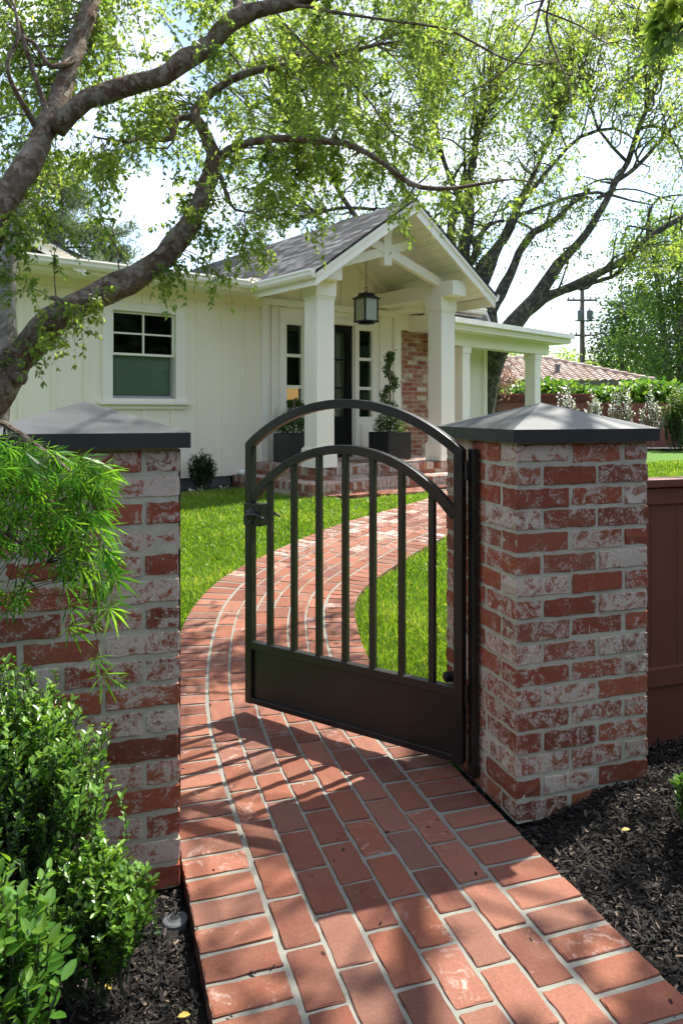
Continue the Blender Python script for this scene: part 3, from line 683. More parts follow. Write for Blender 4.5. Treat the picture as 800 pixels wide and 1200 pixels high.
# steps
st=Bricks(); core=MB()
def step(x0,x1,yf,z0,z1,yb=.0):
    core.box(x0+.012,x1-.012,yf+.012,yb,z0-.1,z1-.012)
    n=int((x1-x0)/.072); hh=z1-z0; c1=z1-.052; 
    for i in range(n): st.add((x0+(i+.5)*(x1-x0)/n,yf+.05,c1),((x1-x0)/n/2-.004,.05,.050),T=TBL,r=.004,jit=.001)
    k=int((x1-x0)/.215); 
    for i in range(k+1):
        xa=x0+i*.215; L=min(.205,x1-xa)
        if L>.04: st.add((xa+L/2,yf+.052,z0+(hh-.107)/2-.004),(L/2,.05,(hh-.107)/2),T=TBL,r=.004,jit=.001)
    n=int((yb-yf-.1)/.072)
    for i in range(n): st.add((x0+.05,yf+.105+(i+.5)*.072,c1),(.05,.032,.050),T=TBL,r=.004,jit=.001)
    ya=yf+.105
    while ya<yb-.1: st.add((x0+.052,ya+.1,z0+(hh-.107)/2-.004),(.05,.1,(hh-.107)/2),T=TBL,r=.004,jit=.001); ya+=.212
stp=[]
def pave(x0,x1,y0,y1,z):
    y=y0; j=0
    while y<y1-.03:
        x=x0-(j%2)*.1
        while x<x1:
            a=max(x,x0); b=min(x+.205,x1)
            if b-a>.03: tr.add(((a+b)/2,y+.048,z),((b-a)/2-.003,.047,.012),T=TBL,r=.003,jit=.0006)
            x+=.21
        y+=.101; j+=1
for k_,(a_,pv) in enumerate((((.577,4.25,-1.974,.35,.515),((.679,.927,-1.87,0,.504),(.93,4.25,-1.87,-1.625,.504))),((.927,3.92,-1.62,.515,.68),((1.03,3.9,-1.515,.0,.671),)))):
    st=Bricks(); core=MB(); step(*a_); V,Fc,rr=st.arrays(); stp=mk('step',V,Fc,M['stepbrick'],H,rnd=rr); core.build('core',M['mortar'],stp)
    tr=Bricks()
    for q_ in pv: pave(*q_)
    V,Fc,rr=tr.arrays(); mk('tread',V,Fc,M['tread'],stp,rnd=rr)
# left cross gable
m=MB(); ax_,az_=-4.5,4.5; e=(-1.83,3.27)
k=(az_-e[1])/(e[0]-ax_)
m.prism([(e[0]-.15,e[1]),(ax_,az_-.06),(2*ax_-e[0],e[1])],-.1,3); m.build('cross_gable_wall',M['gableshade'],H)
m=MB()
for sg in (-1,1):
    q=lambda a,o:(ax_+sg*a,az_-k*a-o); w_=e[0]-ax_
    m.prism([q(0,-.03),q(w_+.12,-.03),q(w_+.12,.03),q(0,.03)][::-sg],-.56,3)
m.build('cross_gable_roof',M['shingle'],H)
m=MB()
for sg in (-1,1):
    q=lambda a,o:(ax_+sg*a,az_-k*a-o); w_=e[0]-ax_
    m.prism([q(0,.031),q(w_+.1,.031),q(w_+.1,.17),q(0,.19)][::-sg],-.54,-.50); m.prism([q(0,.03),q(w_+.12,.03),q(w_+.12,.06),q(0,.06)][::-sg],-.565,-.541)
m.build('cross_gable_rake',M['white'],H)
# wing with posts (right): local frame of its own, a part of the same house
def hp(px,py,Y): return HL(px,py,Y)
A=HL(520,370,12.3); B=HL(668,393,15.5); d=np.array([B[0]-A[0],B[1]-A[1]]); d/=np.linalg.norm(d); nn=np.array([-d[1],d[0]])
A2=np.array(A[:2])+d*.18; B2=np.array(B[:2]); Lw=np.linalg.norm(B2-A2); ang=math.atan2(d[1],d[0])
Wm=Matrix.Translation((A2[0],A2[1],0))@Matrix.Rotation(ang,4,'Z')
m=MB(); m.prism([(0,2.985),(3.6,3.25),(3.6,3.15),(0,2.97)],0,Lw,axis='x',M=Wm); m.build('wing_roof',M['shingle'],H)
m=MB(); m.box(0,Lw,-.02,.0,2.84,2.984,M=Wm); m.box(-.0,Lw,-.10,-.02,2.90,2.988,M=Wm); m.box(0,Lw,0,3.4,2.80,2.84,M=Wm); m.box(Lw,Lw+.02,0,3.4,2.82,3.0,M=Wm); m.prism([(-.02,2.80),(3.45,2.80),(3.45,3.30),(-.02,3.01)],-.025,-.002,axis='x',M=Wm); m.build('wing_eave',M['white'],H)
m=MB(); m.box(.2,Lw-.25,.34,.60,2.58,2.80,M=Wm); m.build('wing_beam',M['white'],H,bevel=.005)
def wx(px,off):   # along-wing coordinate where the line at offset 'off' crosses image column px
    best=min(np.linspace(0,Lw,900),key=lambda t_:abs((lambda w:(400+F*w[0]/w[1])-px)(HW(*(A2+d*t_+nn*off)))))
    return float(best)
for px in (540,624):
    t_=wx(px,.47); m=MB(); m.box(t_-.115,t_+.115,.355,.585,.35,2.585,M=Wm); o=m.build('post',M['white'],H,bevel=.004)
    MB().box(t_-.135,t_+.135,.335,.605,2.46,2.575,M=Wm).build('capital',M['white'],o,bevel=.004)
t0=wx(545,1.1); t1=wx(569,1.1); m=MB(); m.box(t0-.6,t1,1.1,1.25,.35,2.80,M=Wm); m.box(t1-.12,t1+.012,1.07,1.262,.35,2.79,M=Wm); m.build('wing_wall',M['siding'],H)
# small rear gable right of the porch roof
q0=HL(560,345,14.2); q1=HL(592,380,14.2)
G=Matrix.Translation((q0[0],q0[1],0))@Matrix.Rotation(math.radians(14),4,'Z')
zt,zb=q0[2]+.02,q1[2]; wd=.52
m=MB(); m.prism([(-.9,zb-.1),(wd-.02,zb-.1),(wd-.02,zb),(0,zt),(-.9,zt-.9)],0.05,2,M=G); m.build('rear_gable_wall',M['gableshade'],H)
m=MB(); m.prism([(0,zt+.03),(wd+.05,zb+.0),(wd+.05,zb-.11),(0,zt-.09)],-.03,.05,M=G); m.prism([(-.9,zt-.8),(0,zt+.03),(0,zt-.09),(-.9,zt-.92)],-.03,.05,M=G); m.build('rear_gable_rake',M['white'],H)
m=MB(); m.prism([(0,zt+.07),(wd+.07,zb+.03),(wd+.05,zb+.003),(0,zt+.033)],-.05,2,M=G); m.build('rear_gable_roof',M['shingle'],H)
# downspout foot / white stone by the step
# ================================================================ porch things
ln=HW(2.30,-.95,0); lan=empty('hanging_lantern',(ln[0],ln[1],2.75),TH,'black hanging lantern with pale glass under the porch gable','lantern')
def fr4(mb,r0,r1,z0,z1):
    v=[(sx*r,sy*r,z) for r,z in ((r0,z0),(r1,z1)) for sx,sy in ((-1,-1),(1,-1),(1,1),(-1,1))]
    mb.add(v,[(3,2,1,0),(4,5,6,7)]+[(i,(i+1)%4,4+(i+1)%4,4+i) for i in range(4)])
m=MB()
for sx in (-1,1):
    for sy in (-1,1): m.box(sx*.118-.011,sx*.118+.011,sy*.118-.011,sy*.118+.011,.02,.345)
fr4(m,.135,.135,0,.022); fr4(m,.10,.06,-.025,0); fr4(m,.15,.15,.345,.362); fr4(m,.145,.09,.362,.40); fr4(m,.085,.085,.40,.425); fr4(m,.10,.04,.425,.445)
m.tube([(0,0,.44),(0,0,.47)],.012,8); m.tube([(.028*math.cos(a),0,.495+.028*math.sin(a)) for a in np.linspace(0,6.28,16)],.005,6)
m.build('frame',M['iron'],lan)
m=MB()
for s_ in (-1,1): m.box(s_*.116-.002,s_*.116+.002,-.107,.107,.022,.345); m.box(-.107,.107,s_*.1165-.002,s_*.1165+.002,.022,.345)
m.build('glass',M['lglass'],lan)
m=MB(); m.tube([(0,0,.02),(0,0,.22)],.018,10); m.build('candle_tube',M['iron'],lan)
m=MB(); z=.52
while z<1.50: 
    a=int((z-.52)/.028)%2; m.tube([((.009*math.cos(q))*(1-a),(.009*math.cos(q))*a,z+.017*math.sin(q)) for q in np.linspace(0,6.28,9)],.0028,4,cap=False); z+=.028
m.build('chain',M['iron'],lan)
dm=HW(2.0,-1.2,.684); o=MB().box(0,.95,0,.5,0,.012); o=o.build('doormat',M['mat']); o.location=dm; o.rotation_euler=(0,0,TH); tag(o,'brown coir doormat lying on the porch before the front door','doormat')
# ================================================================ vegetation tools
def limb3(pts):                     # (px,py,Y,r) or ('w',x,y,z,r)
    o=[]
    for p in pts:
        if p[0]=='w': o.append(p[1:])
        else: q=P(p[0],p[1],p[2]); o.append((q[0],q[1],q[2],p[3]))
    return np.array(o,float)
class Wood:
    k=1.0
    def __init__(s): s.mb=MB(); s.S=[]
    def limb(s,pts,step=.1,seg=10,lump=.06,samp=True):
        c=catmull(limb3(pts),step); r=np.maximum(c[:,3]*s.k,.0015)
        r=r*(1+lump*np.sin(np.arange(len(r))*.9+random.random()*6)+lump*.6*R.normal(size=len(r)))
        c3=c[:,:3]+R.normal(size=(len(c),3))*(r*.07)[:,None]
        s.mb.tube(c3,list(r),seg); 
        if samp: s.S.append(np.concatenate([c3,r[:,None]],1))
    def samples(s): return np.concatenate(s.S)
def sprays(wood,targets,tw,droop,nsub,sublen,leafn,out_,grow=1.0,near=None):
    """twigs from the nearest wood to each target, sub-twigs hanging from them, leaf sites along the sub-twigs"""
    S=wood.samples(); Pn=[];Dn=[]
    for T in targets:
        d=np.linalg.norm(S[:,:3]-T,axis=1)+np.maximum(0,S[:,2]-T[2]-.2)*.2
        k=int(np.argmin(d*(1+.25*R.random(len(d))))); A=S[k,:3]; L=np.linalg.norm(T-A)
        mid=(A+T)/2+np.array([R.normal()*.08,R.normal()*.08,.10+.05*R.random()])*L
        q1=A*.75+mid*.25+R.normal(size=3)*.03*L; q3=mid*.4+T*.6+R.normal(size=3)*.04*L+[0,0,.05*L]
        c=catmull(np.array([A,q1,mid,q3,T]),max(.06,L/14)); n=len(c)
        r0=min(S[k,3]*.6,tw*(1+.9*L)); wood_r=np.linspace(r0,tw*.35,n)
        out_.tube(c,list(wood_r),5,cap=False)
        for j in range(nsub):
            u=.45+.55*(j+R.random())/nsub; p=c[min(n-1,int(u*(n-1)))]; t0=nrm(c[-1]-c[max(0,n-4)])
            d0=nrm(t0*.5+R.normal(size=3)*.7); l=sublen*R.uniform(.5,1.2); m=7
            ts=np.linspace(0,1,m); dr=droop*R.uniform(.5,1.3)
            cc=p+d0*l*ts[:,None]*(1-.35*ts[:,None]*dr)+np.array([0,0,-1])*l*dr*(ts[:,None]**2)*.8
            out_.tube(cc,list(np.linspace(tw*.4,tw*.14,m)),3,cap=False)
            k2=leafn; uu=R.uniform(.12,1.0,k2); f=uu*(m-1); i0=np.minimum(f.astype(int),m-2); fr=(f-i0)[:,None]
            pp=cc[i0]*(1-fr)+cc[i0+1]*fr; tt=nrm(cc[i0+1]-cc[i0]); Pn.append(pp+R.normal(size=pp.shape)*.006*grow); Dn.append(tt)
    Pn=np.concatenate(Pn);Dn=np.concatenate(Dn); return Pn,Dn
def leaves(name,Pn,Dn,size,mat,parent,T=T_DIA,TF=F_DIA,down=.35,spread=.9,wid=None,col=None,nup=.8):
    n=len(Pn); D=nrm(Dn*.5+rand_dir(n)*spread+np.array([0,0,-down])); N=nrm(rand_dir(n)+np.array([0,0,nup]))
    sz=size*R.uniform(.65,1.25,n); cl=np.clip(R.random(n) if col is None else col,0,1)
    V,Fc,r=inst(Pn,D,N,sz,T,TF,cl,wid=wid); return mk(name,V,Fc,mat,parent,rnd=r)
def sample_px(n,fn,Yr,box):
    o=[]
    while len(o)<n:
        x=R.uniform(box[0],box[1]); y=R.uniform(box[2],box[3])
        if R.random()<fn(x,y): o.append(P(x,y,R.uniform(*Yr)))
    return np.array(o)
def ell(x,y,cx,cy,rx,ry): return ((x-cx)/rx)**2+((y-cy)/ry)**2<1
# ================================================================ the elm in front of the house
et=empty('elm_tree',(-2.35,4.5,.1),0,'large leaning elm with forked mottled trunk and drooping light green sprays, left of the lawn','tree')
w=Wood(); w.k=.76
w.limb([('w',-2.35,4.5,.0,.26),(-45,600,4.5,.20),(-28,505,4.5,.165),(6,440,4.55,.14),(48,388,4.6,.125),(100,352,4.7,.115),(150,330,4.8,.108),(192,300,4.9,.102),(222,262,5.0,.092),(238,228,5.05,.082),(250,192,5.1,.07),(242,160,5.15,.06),(228,136,5.2,.048),(238,118,5.25,.042),(262,98,5.3,.038),(300,82,5.3,.032),(350,74,5.2,.026),(400,62,5.1,.02),(450,50,5.0,.012)],.07,14,.045)
w.limb([(248,200,5.1,.05),(262,180,5.1,.042),(290,167,5.0,.036),(325,162,4.9,.033),(365,164,4.8,.03),(400,167,4.8,.028),(425,176,4.8,.026),(450,192,4.8,.024),(480,214,4.8,.022),(510,221,4.8,.02),(540,219,4.8,.017),(575,213,4.8,.012),(600,210,4.8,.008),(640,215,4.8,.005)],.06,10,.06)
w.limb([(228,136,5.2,.035),(210,138,5.15,.034),(203,150,5.1,.032),(203,160,5.05,.028),(190,163,5.0,.026),(165,160,4.9,.02),(150,166,4.8,.014),(110,160,4.7,.008)],.05,8)
w.limb([(-60,400,4.3,.17),(-30,310,4.35,.14),(0,245,4.45,.11),(30,200,4.55,.097),(55,150,4.7,.088),(75,100,4.8,.08),(90,50,4.9,.078),(108,0,5.0,.07),(122,-60,5.1,.06),(140,-140,5.2,.05)],.07,14,.05)
w.limb([('w',-2.35,4.5,.3,.22),(-75,520,4.4,.20),(-60,400,4.3,.19)],.1,12)
w.limb([(66,150,4.7,.085),(90,125,4.65,.085),(112,112,4.65,.083),(150,100,4.7,.08),(190,88,4.7,.08),(222,68,4.75,.082),(248,48,4.8,.08),(268,26,4.8,.078),(300,12,4.8,.07),(340,2,4.8,.062),(385,-14,4.8,.055),(480,-70,4.8,.05),(640,-150,4.7,.045),(800,-230,4.6,.04),(980,-330,4.5,.03)],.06,12,.06)
w.limb([(272,28,4.8,.05),(282,8,4.85,.045),(276,-8,4.9,.042),(290,-60,5,.035)],.06,9)
w.limb([(330,4,4.8,.02),(365,8,4.75,.016),(400,15,4.7,.013),(460,24,4.7,.011),(520,33,4.7,.010),(560,52,4.7,.009),(590,68,4.7,.008),(625,76,4.7,.006),(655,70,4.7,.004)],.06,6)
w.limb([(655,-40,4.6,.014),(635,0,4.6,.012),(622,45,4.6,.010),(592,82,4.6,.008),(560,102,4.6,.006),(540,112,4.6,.004)],.06,6)
w.limb([(655,-40,4.6,.014),(640,20,4.6,.010),(650,60,4.6,.008),(665,95,4.6,.006),(670,125,4.6,.004)],.06,6)
w.limb([(630,10,4.6,.008),(680,30,4.6,.007),(710,50,4.6,.005),(730,45,4.6,.004)],.06,6)
w.limb([(300,-20,4.8,.02),(328,20,4.8,.011),(352,48,4.8,.009),(378,72,4.8,.007),(400,84,4.8,.005)],.06,6)
w.limb([(380,60,5,.014),(400,85,4.9,.011),(430,115,4.9,.009),(460,155,4.9,.007),(495,175,4.9,.005)],.06,6)
w.limb([(50,160,4.7,.03),(20,110,4.5,.022),(8,75,4.4,.018),(22,40,4.4,.014),(15,0,4.4,.01)],.06,8)
w.limb([(60,150,4.7,.03),(48,110,4.65,.024),(30,55,4.6,.02),(20,20,4.6,.016)],.06,8)
w.limb([(85,70,4.8,.03),(60,78,4.7,.022),(40,50,4.7,.018),(20,42,4.7,.012)],.06,8)
w.limb([(258,205,5.1,.022),(266,228,5.05,.018),(275,245,5.0,.012),(300,250,5,.006)],.05,7)
w.limb([(15,440,4.5,.05),(27,446,4.45,.03),(31,440,4.43,.012)],.03,9)
w.limb([(80,362,4.6,.04),(66,350,4.57,.025),(58,349,4.55,.010)],.03,9)
w.limb([(192,298,4.9,.07),(201,280,4.87,.035),(204,275,4.86,.012)],.03,9)
# off-frame limbs of the same crown (they shade the path)
w.limb([(385,-14,4.8,.05),('w',1.2,5.4,5.6,.045),('w',2.2,6.6,6.2,.035),('w',3.2,7.4,6.4,.025)],.15,8)
w.limb([(122,-60,5.1,.05),('w',-1.0,5.4,6.2,.045),('w',.3,6.2,7.0,.035),('w',2.0,7.2,7.4,.02)],.15,8)
w.limb([(140,-140,5.2,.05),('w',-2.0,6.2,6.5,.04),('w',-2.5,7.5,7.2,.03)],.15,8)
w.mb.build('trunk',M['bark'],et,smooth=True)
w2=Wood(); w2.limb([('w',-2.35,4.9,.0,.12),(-10,520,4.9,.10),(4,420,4.9,.085),(6,350,4.9,.07),(12,300,4.9,.06),(24,255,4.95,.05),(34,225,5.0,.04)],.07,12); w2.mb.build('side_stem',M['palebark'],et,smooth=True)
def elm_map(x,y):
    p=0
    if y<150: p=1.0 if x<640 else .55
    elif y<235: p=.9 if x<400 else (.75 if x<600 else .3)
    elif y<262: p=.45 if (x<150 or 205<x<560) else .05
    if x<130 and y<300: p=max(p,.8)
    if x<120 and y>240: p=.12
    if ell(x,y,60,150,70,70): p=1
    if ell(x,y,90,225,55,45): p=1
    if ell(x,y,172,262,44,62) or ell(x,y,165,215,30,30): p*=.03
    if ell(x,y,128,135,22,18) : p*=.15
    if ell(x,y,160,330,120,120) and y>305: p=0
    if ell(x,y,712,185,60,38): p*=.1
    if ell(x,y,590,180,40,30) : p*=.4
    p*= .35+.75*(vnoise(x*1.0,y*1.0,.055,5)>-.15)
    return p
SV=np.array([.79*math.cos(math.radians(58)),.61*math.cos(math.radians(58)),math.sin(math.radians(58))])
def thin(T):                        # where the photograph's path and lawn lie in full sun the crown above is open
    S_=T-SV*(T[:,2:3]/SV[2]); x,y=S_[:,0],S_[:,1]; keep=np.ones(len(T))
    keep[((x+.25)/1.15)**2+((y-2.9)/1.2)**2<1]=.02
    keep[(y>4.2)&(y<9.5)&(x>-2.6)&(x<2)]=.75
    return T[R.random(len(T))<keep]
T1=sample_px(480,elm_map,(4.6,6.6),(-60,800,-40,300))
T2=np.array([P(x,y,Y_) for x,y,Y_ in [(285,292,5.0),(262,306,5.0),(292,318,4.9),(268,330,5.0),(300,300,5.1),(318,306,5.2),(200,322,4.8),(190,330,4.85),(200,312,4.8),(90,372,4.5),(60,382,4.45),(110,362,4.5),(75,398,4.45),(45,392,4.4),(12,262,4.3),(8,300,4.3),(30,285,4.35),(15,320,4.3),(3,345,4.3),
   (384,262,5.3),(390,236,5.3),(378,280,5.3),(470,240,5.2),(474,258,5.1),(250,275,5),(330,235,5.2),(345,215,5.2),(325,190,5.2),(360,190,5.3),(245,262,5),(215,210,5.1),(225,230,5.1),(110,250,4.6),(120,222,4.6),(60,262,4.5),(85,268,4.5),(35,245,4.4)]])
off=[]
while len(off)<105:
    q=np.array([R.uniform(-4,4.2),R.uniform(2.6,8.5),R.uniform(4.6,7.6)]); py=HY-(q[2]-CAMZ)/q[1]*F; px=400+q[0]/q[1]*F
    if (py<-25 or px>830 or px<-40) and not (px>780 and py>-60): off.append(q)
off=thin(np.array(off)); T1=thin(T1)
tw=MB()
Pa,Da=sprays(w,T1,.0038,.62,7,.25,17,tw); Pb,Db=sprays(w,np.concatenate([T2,T2+R.normal(size=T2.shape)*.06]),.0035,.9,5,.19,14,tw); Pc,Dc=sprays(w,off,.006,.8,6,.45,13,tw)
tw.build('twigs',M['bark'],et)
Pn=np.concatenate([Pa,Pb,Pc]); Dn=np.concatenate([Da,Db,Dc])
def open_(Pn,Dn):                    # a sunny gap in the crown over the gate
    S_=Pn-SV*(Pn[:,2:3]/SV[2]); k=~((((S_[:,0]+.3)/.95)**2+((S_[:,1]-2.85)/1.0)**2<1)&(R.random(len(Pn))<.93)); return Pn[k],Dn[k]
Pn,Dn=open_(Pn,Dn)
leaves('crown',Pn,Dn,.042,M['elm'],et,down=.3,spread=.9,col=np.clip(R.random(len(Pn))*.55+.45*np.repeat(R.random(len(Pn)//50+1),50)[:len(Pn)],0,1),wid=R.uniform(.8,1.2,len(Pn)))
# ================================================================ oak behind the house
ot=empty('oak_tree',(3.0,17,.35),0,'big dark-limbed oak spreading behind the porch roof and wing','tree')
w=Wood(); Y0=17
def L2(pts,**k): w.limb([(a,b,Y0+(c if len(q)>3 else 0),r*.8) for q in pts for a,b,c,r in [(q if len(q)>3 else (q[0],q[1],0,q[2]))]],.35,10,.05)
L2([(560,540,.34),(575,430,.31),(590,398,.29),(603,376,.27),(627,350,.21),(648,318,.17),(662,300,.14),(680,282,.13),(694,262,.11),(707,240,.09),(720,215,.085),(735,190,.08),(748,150,.07),(765,110,.06),(785,60,.05)])
L2([(603,376,.2),(627,357,.18),(645,346,.15),(665,338,.13),(690,325,.12),(725,308,.11),(745,292,.1),(758,279,.09),(780,265,.085),(815,245,.08),(860,215,.06)])
L2([(665,340,.08),(690,332,.07),(715,325,.06),(730,315,.04)])
L2([(720,213,.06),(740,200,.06),(758,182,.055),(775,163,.05),(800,138,.045),(830,115,.03)])
L2([(700,232,.05),(720,222,.03),(745,222,.025),(765,228,.02),(785,235,.015)])
L2([(575,420,.24),(575,365,.2),(585,345,.17),(598,322,.14),(608,296,.12),(625,272,.11),(645,262,.09),(668,240,.07),(690,222,.06)])
L2([(572,420,.2),(562,350,.16),(572,320,.14),(580,298,.13),(592,272,.11),(605,245,.09),(625,220,.07),(650,190,.06),(680,160,.05),(720,150,.04),(745,165,.02)])
L2([(565,400,.2),(552,340,.17),(560,318,.16),(575,298,.14),(592,278,.13),(603,255,.11),(608,235,.09),(625,205,.07),(640,170,.05),(660,120,.04)])
L2([(558,400,.2),(545,330,.18),(543,300,.17),(548,270,.16),(550,240,.14),(549,210,.12),(556,180,.09),(560,150,.07),(575,120,.05)])
L2([(552,400,.15),(540,330,.14),(530,290,.12),(528,262,.1),(536,235,.08),(545,200,.06)])
L2([(540,320,.12),(556,300,.11),(560,280,.1),(575,262,.05),(590,258,.04)])
L2([(545,330,.12),(500,270,.09),(470,215,.08),(452,190,.07),(430,160,.05),(400,130,.04)])
L2([(560,300,.08),(540,240,.07),(520,190,.06),(510,140,.05),(505,90,.04)])
L2([(600,255,.07),(640,240,.05),(670,230,.05),(700,225,.04),(740,235,.03),(765,240,.02)])
L2([(375,175,.06),(400,230,.07),(430,270,.08)])
L2([(440,245,.05),(400,243,.05),(370,250,.04)])
L2([(735,190,.05),(700,150,.04),(690,110,.03)]); L2([(748,150,.05),(780,150,.03),(800,190,.02)])
L2([(758,279,.05),(760,250,.04),(772,232,.03),(800,228,.02)])
w.mb.build('trunk',M['oakbark'],ot,smooth=True)
def oak_map(x,y):
    p=0
    if y<150: p=.9
    elif y<215: p=.8 if x<640 else .45
    elif y<300: p=.55 if x<640 else .35
    elif y<335: p=.25 if x>600 else 0
    if x<380 and y>150 and y<300: p=.5
    if ell(x,y,705,180,62,45): p*=.12
    if ell(x,y,640,290,40,40): p*=.4
    if ell(x,y,600,340,60,30): p*=.15
    if ell(x,y,360,270,60,60) and x>300: p*=.4
    if ell(x,y,172,262,44,62): p=0
    if x<480 and y<180: p*=.5
    p*=.3+.8*(vnoise(x,y,.07,9)>-.2)
    return p
T=sample_px(760,oak_map,(14.5,20),(240,840,-30,340)); off=np.stack([R.uniform(-4,9,60),R.uniform(14,20,60),R.uniform(10.5,13,60)],1)
tw=MB(); Pn,Dn=sprays(w,np.concatenate([T,off]),.012,.5,6,.8,15,tw); tw.build('twigs',M['oakbark'],ot)
leaves('crown',Pn+R.normal(size=Pn.shape)*.05,Dn,.085,M['oak'],ot,down=.25)
# ================================================================ background trees
def tree(name,label,base,h,cr,cc,nclump,nleaf,size,mat,cs=.5,group=None,trunk_r=.2,trunks=((0,0),),bark='oakbark',T=T_DIA,TF=F_DIA,up=.3,bias=.55,wide=None):
    root=empty(name,base,0,label,'tree',group); b=np.array(base,float); cc=np.array(cc,float); cr=np.array(cr,float)
    d=rand_dir(nclump); rad=R.uniform(bias,1,nclump)[:,None]; ctr=cc+d*rad*cr
    ctr=ctr[ctr[:,2]>b[2]+.2]
    wd=MB()
    for (dx,dy) in trunks:
        wd.tube([(0,0,0),(dx*.5,dy*.5,h*.35),(dx,dy,h*.7),(dx*1.3,dy,h*.9)],[trunk_r,trunk_r*.8,trunk_r*.45,trunk_r*.15],8)
    for c in ctr[::max(1,len(ctr)//26)]:
        s=R.uniform(.3,.75); q=np.array([0,0,h*s]); e=c-b
        wd.tube([q,(q+e)/2+[0,0,.05*h],e],[trunk_r*.35,trunk_r*.2,trunk_r*.06],5)
    wd.build('trunk',M[bark],root,smooth=True)
    k=R.integers(0,len(ctr),nleaf); Pn=ctr[k]+R.normal(size=(nleaf,3))*cs*np.array([1,1,.75])-b
    cl=np.clip(.5+.25*R.normal(size=nleaf)+.18*R.normal(size=len(ctr))[k],0,1)
    Dn=nrm(Pn-(cc-b)); leaves('crown',Pn,Dn,size,mat,root,T,TF,down=.2,col=cl,nup=up,wid=wide)
    return root
q=P(792,525,34); tree('broadleaf_tree','tall light green broadleaf tree at the right edge, beyond the hedge',(q[0],34,.35),11.5,(2.9,2.4,5.2),(q[0]+.3,34,6.3),80,15000,.20,M['farleaf'],.6,trunk_r=.22,trunks=((-1.0,0),(.6,.2)))
q=P(815,500,31); tree('broadleaf_tree','rounder yellow-green tree, rightmost behind the hedge',(q[0],31,.35),8,(2.6,2,3.8),(q[0]+.5,31,4.6),50,8000,.17,M['farleaf'],.5)
q=P(728,500,44); tree('dark_tree','narrow dark green tree standing just right of the utility pole',(q[0],44,.35),10,(1.7,2.0,4.3),(q[0]+.5,44,4.9),60,8000,.26,M['darkleaf'],.55)
for i,(px,Y_,hh,wr) in enumerate([(600,62,5.5,4.2),(655,66,5.6,4),(705,58,4.6,3.4),(545,60,6,4)]):
    q=P(px,480,Y_); lab=['low pale green tree in the distance left of the far porch post','pale green distant tree directly behind the utility pole','small distant tree in the gap right of the utility pole','distant tree mostly hidden behind the wing'][i]
    tree('distant_tree',lab,(q[0],Y_,.3),hh,(wr,2.5,hh*.5),(q[0],Y_,hh*.55+.9),40,5000,.30,M['oak'],.7,group='distant trees beyond the tile roof')
def pine(label,px,Y_,ztop,wr):
    q=P(px,480,Y_); root=empty('pine_tree',(q[0],Y_,.35),0,label,'tree','pines behind the house'); wd=MB(); Pn=[];Dn=[]
    wd.tube([(0,0,0),(.1,0,ztop*.5),(.0,.1,ztop-.4)],[.25,.17,.03],8)
    for i in range(62):
        z=ztop*R.uniform(.35,.98); a=R.uniform(0,6.28); L=wr*(1.15-z/ztop)*R.uniform(.7,1.3)+.4
        e=np.array([math.cos(a)*L,math.sin(a)*L,z+.25*L*R.normal()*.5+.15]); c=catmull([(0,0,z),e*[.5,.5,1]+[0,0,-.05],e],.2); wd.tube(c,list(np.linspace(.035,.01,len(c))),4)
        k=c[R.integers(len(c)//3,len(c),7)]+R.normal(size=(7,3))*.14
        for p in k:
            n=38; Pn.append(p+R.normal(size=(n,3))*.11); Dn.append(rand_dir(n)+[0,0,.5])
    wd.build('trunk',M['oakbark'],root,smooth=True)
    leaves('crown',np.concatenate(Pn),np.concatenate(Dn),.19,M['pine'],root,down=-.2,spread=.6,wid=np.full(len(Pn)*38,.35))
pine('grey-green pine rising behind the left end of the roof',70,24,9.0,2.4); pine('smaller grey-green pine peeking over the roof beside the leaning elm trunk',128,25,7.2,1.8); pine('tall grey-green pine mostly hidden behind the elm leaves at the left edge',15,26,9.6,2.6)
# leaf mass added out of view, behind and right of the camera, to darken reflections
n=34000; a=R.uniform(-1.6,2.5,n); rr_=R.uniform(15,19,n); X=rr_*np.sin(a); Y=-rr_*np.cos(a); Z=R.uniform(0,1,n)**.8*(6.3+1.2*np.sin(a*9))
V,Fc,r=inst(np.stack([X,Y,Z],1),rand_dir(n),rand_dir(n),R.uniform(.5,1.0,n),T_DIA,F_DIA,R.random(n),wid=np.full(n,1.6)); tag(mk('reflection_trees',V,Fc,M['darkleaf'],rnd=r),'dense dark foliage added out of view around the viewer, to be mirrored in the glass','trees',kind='stuff')
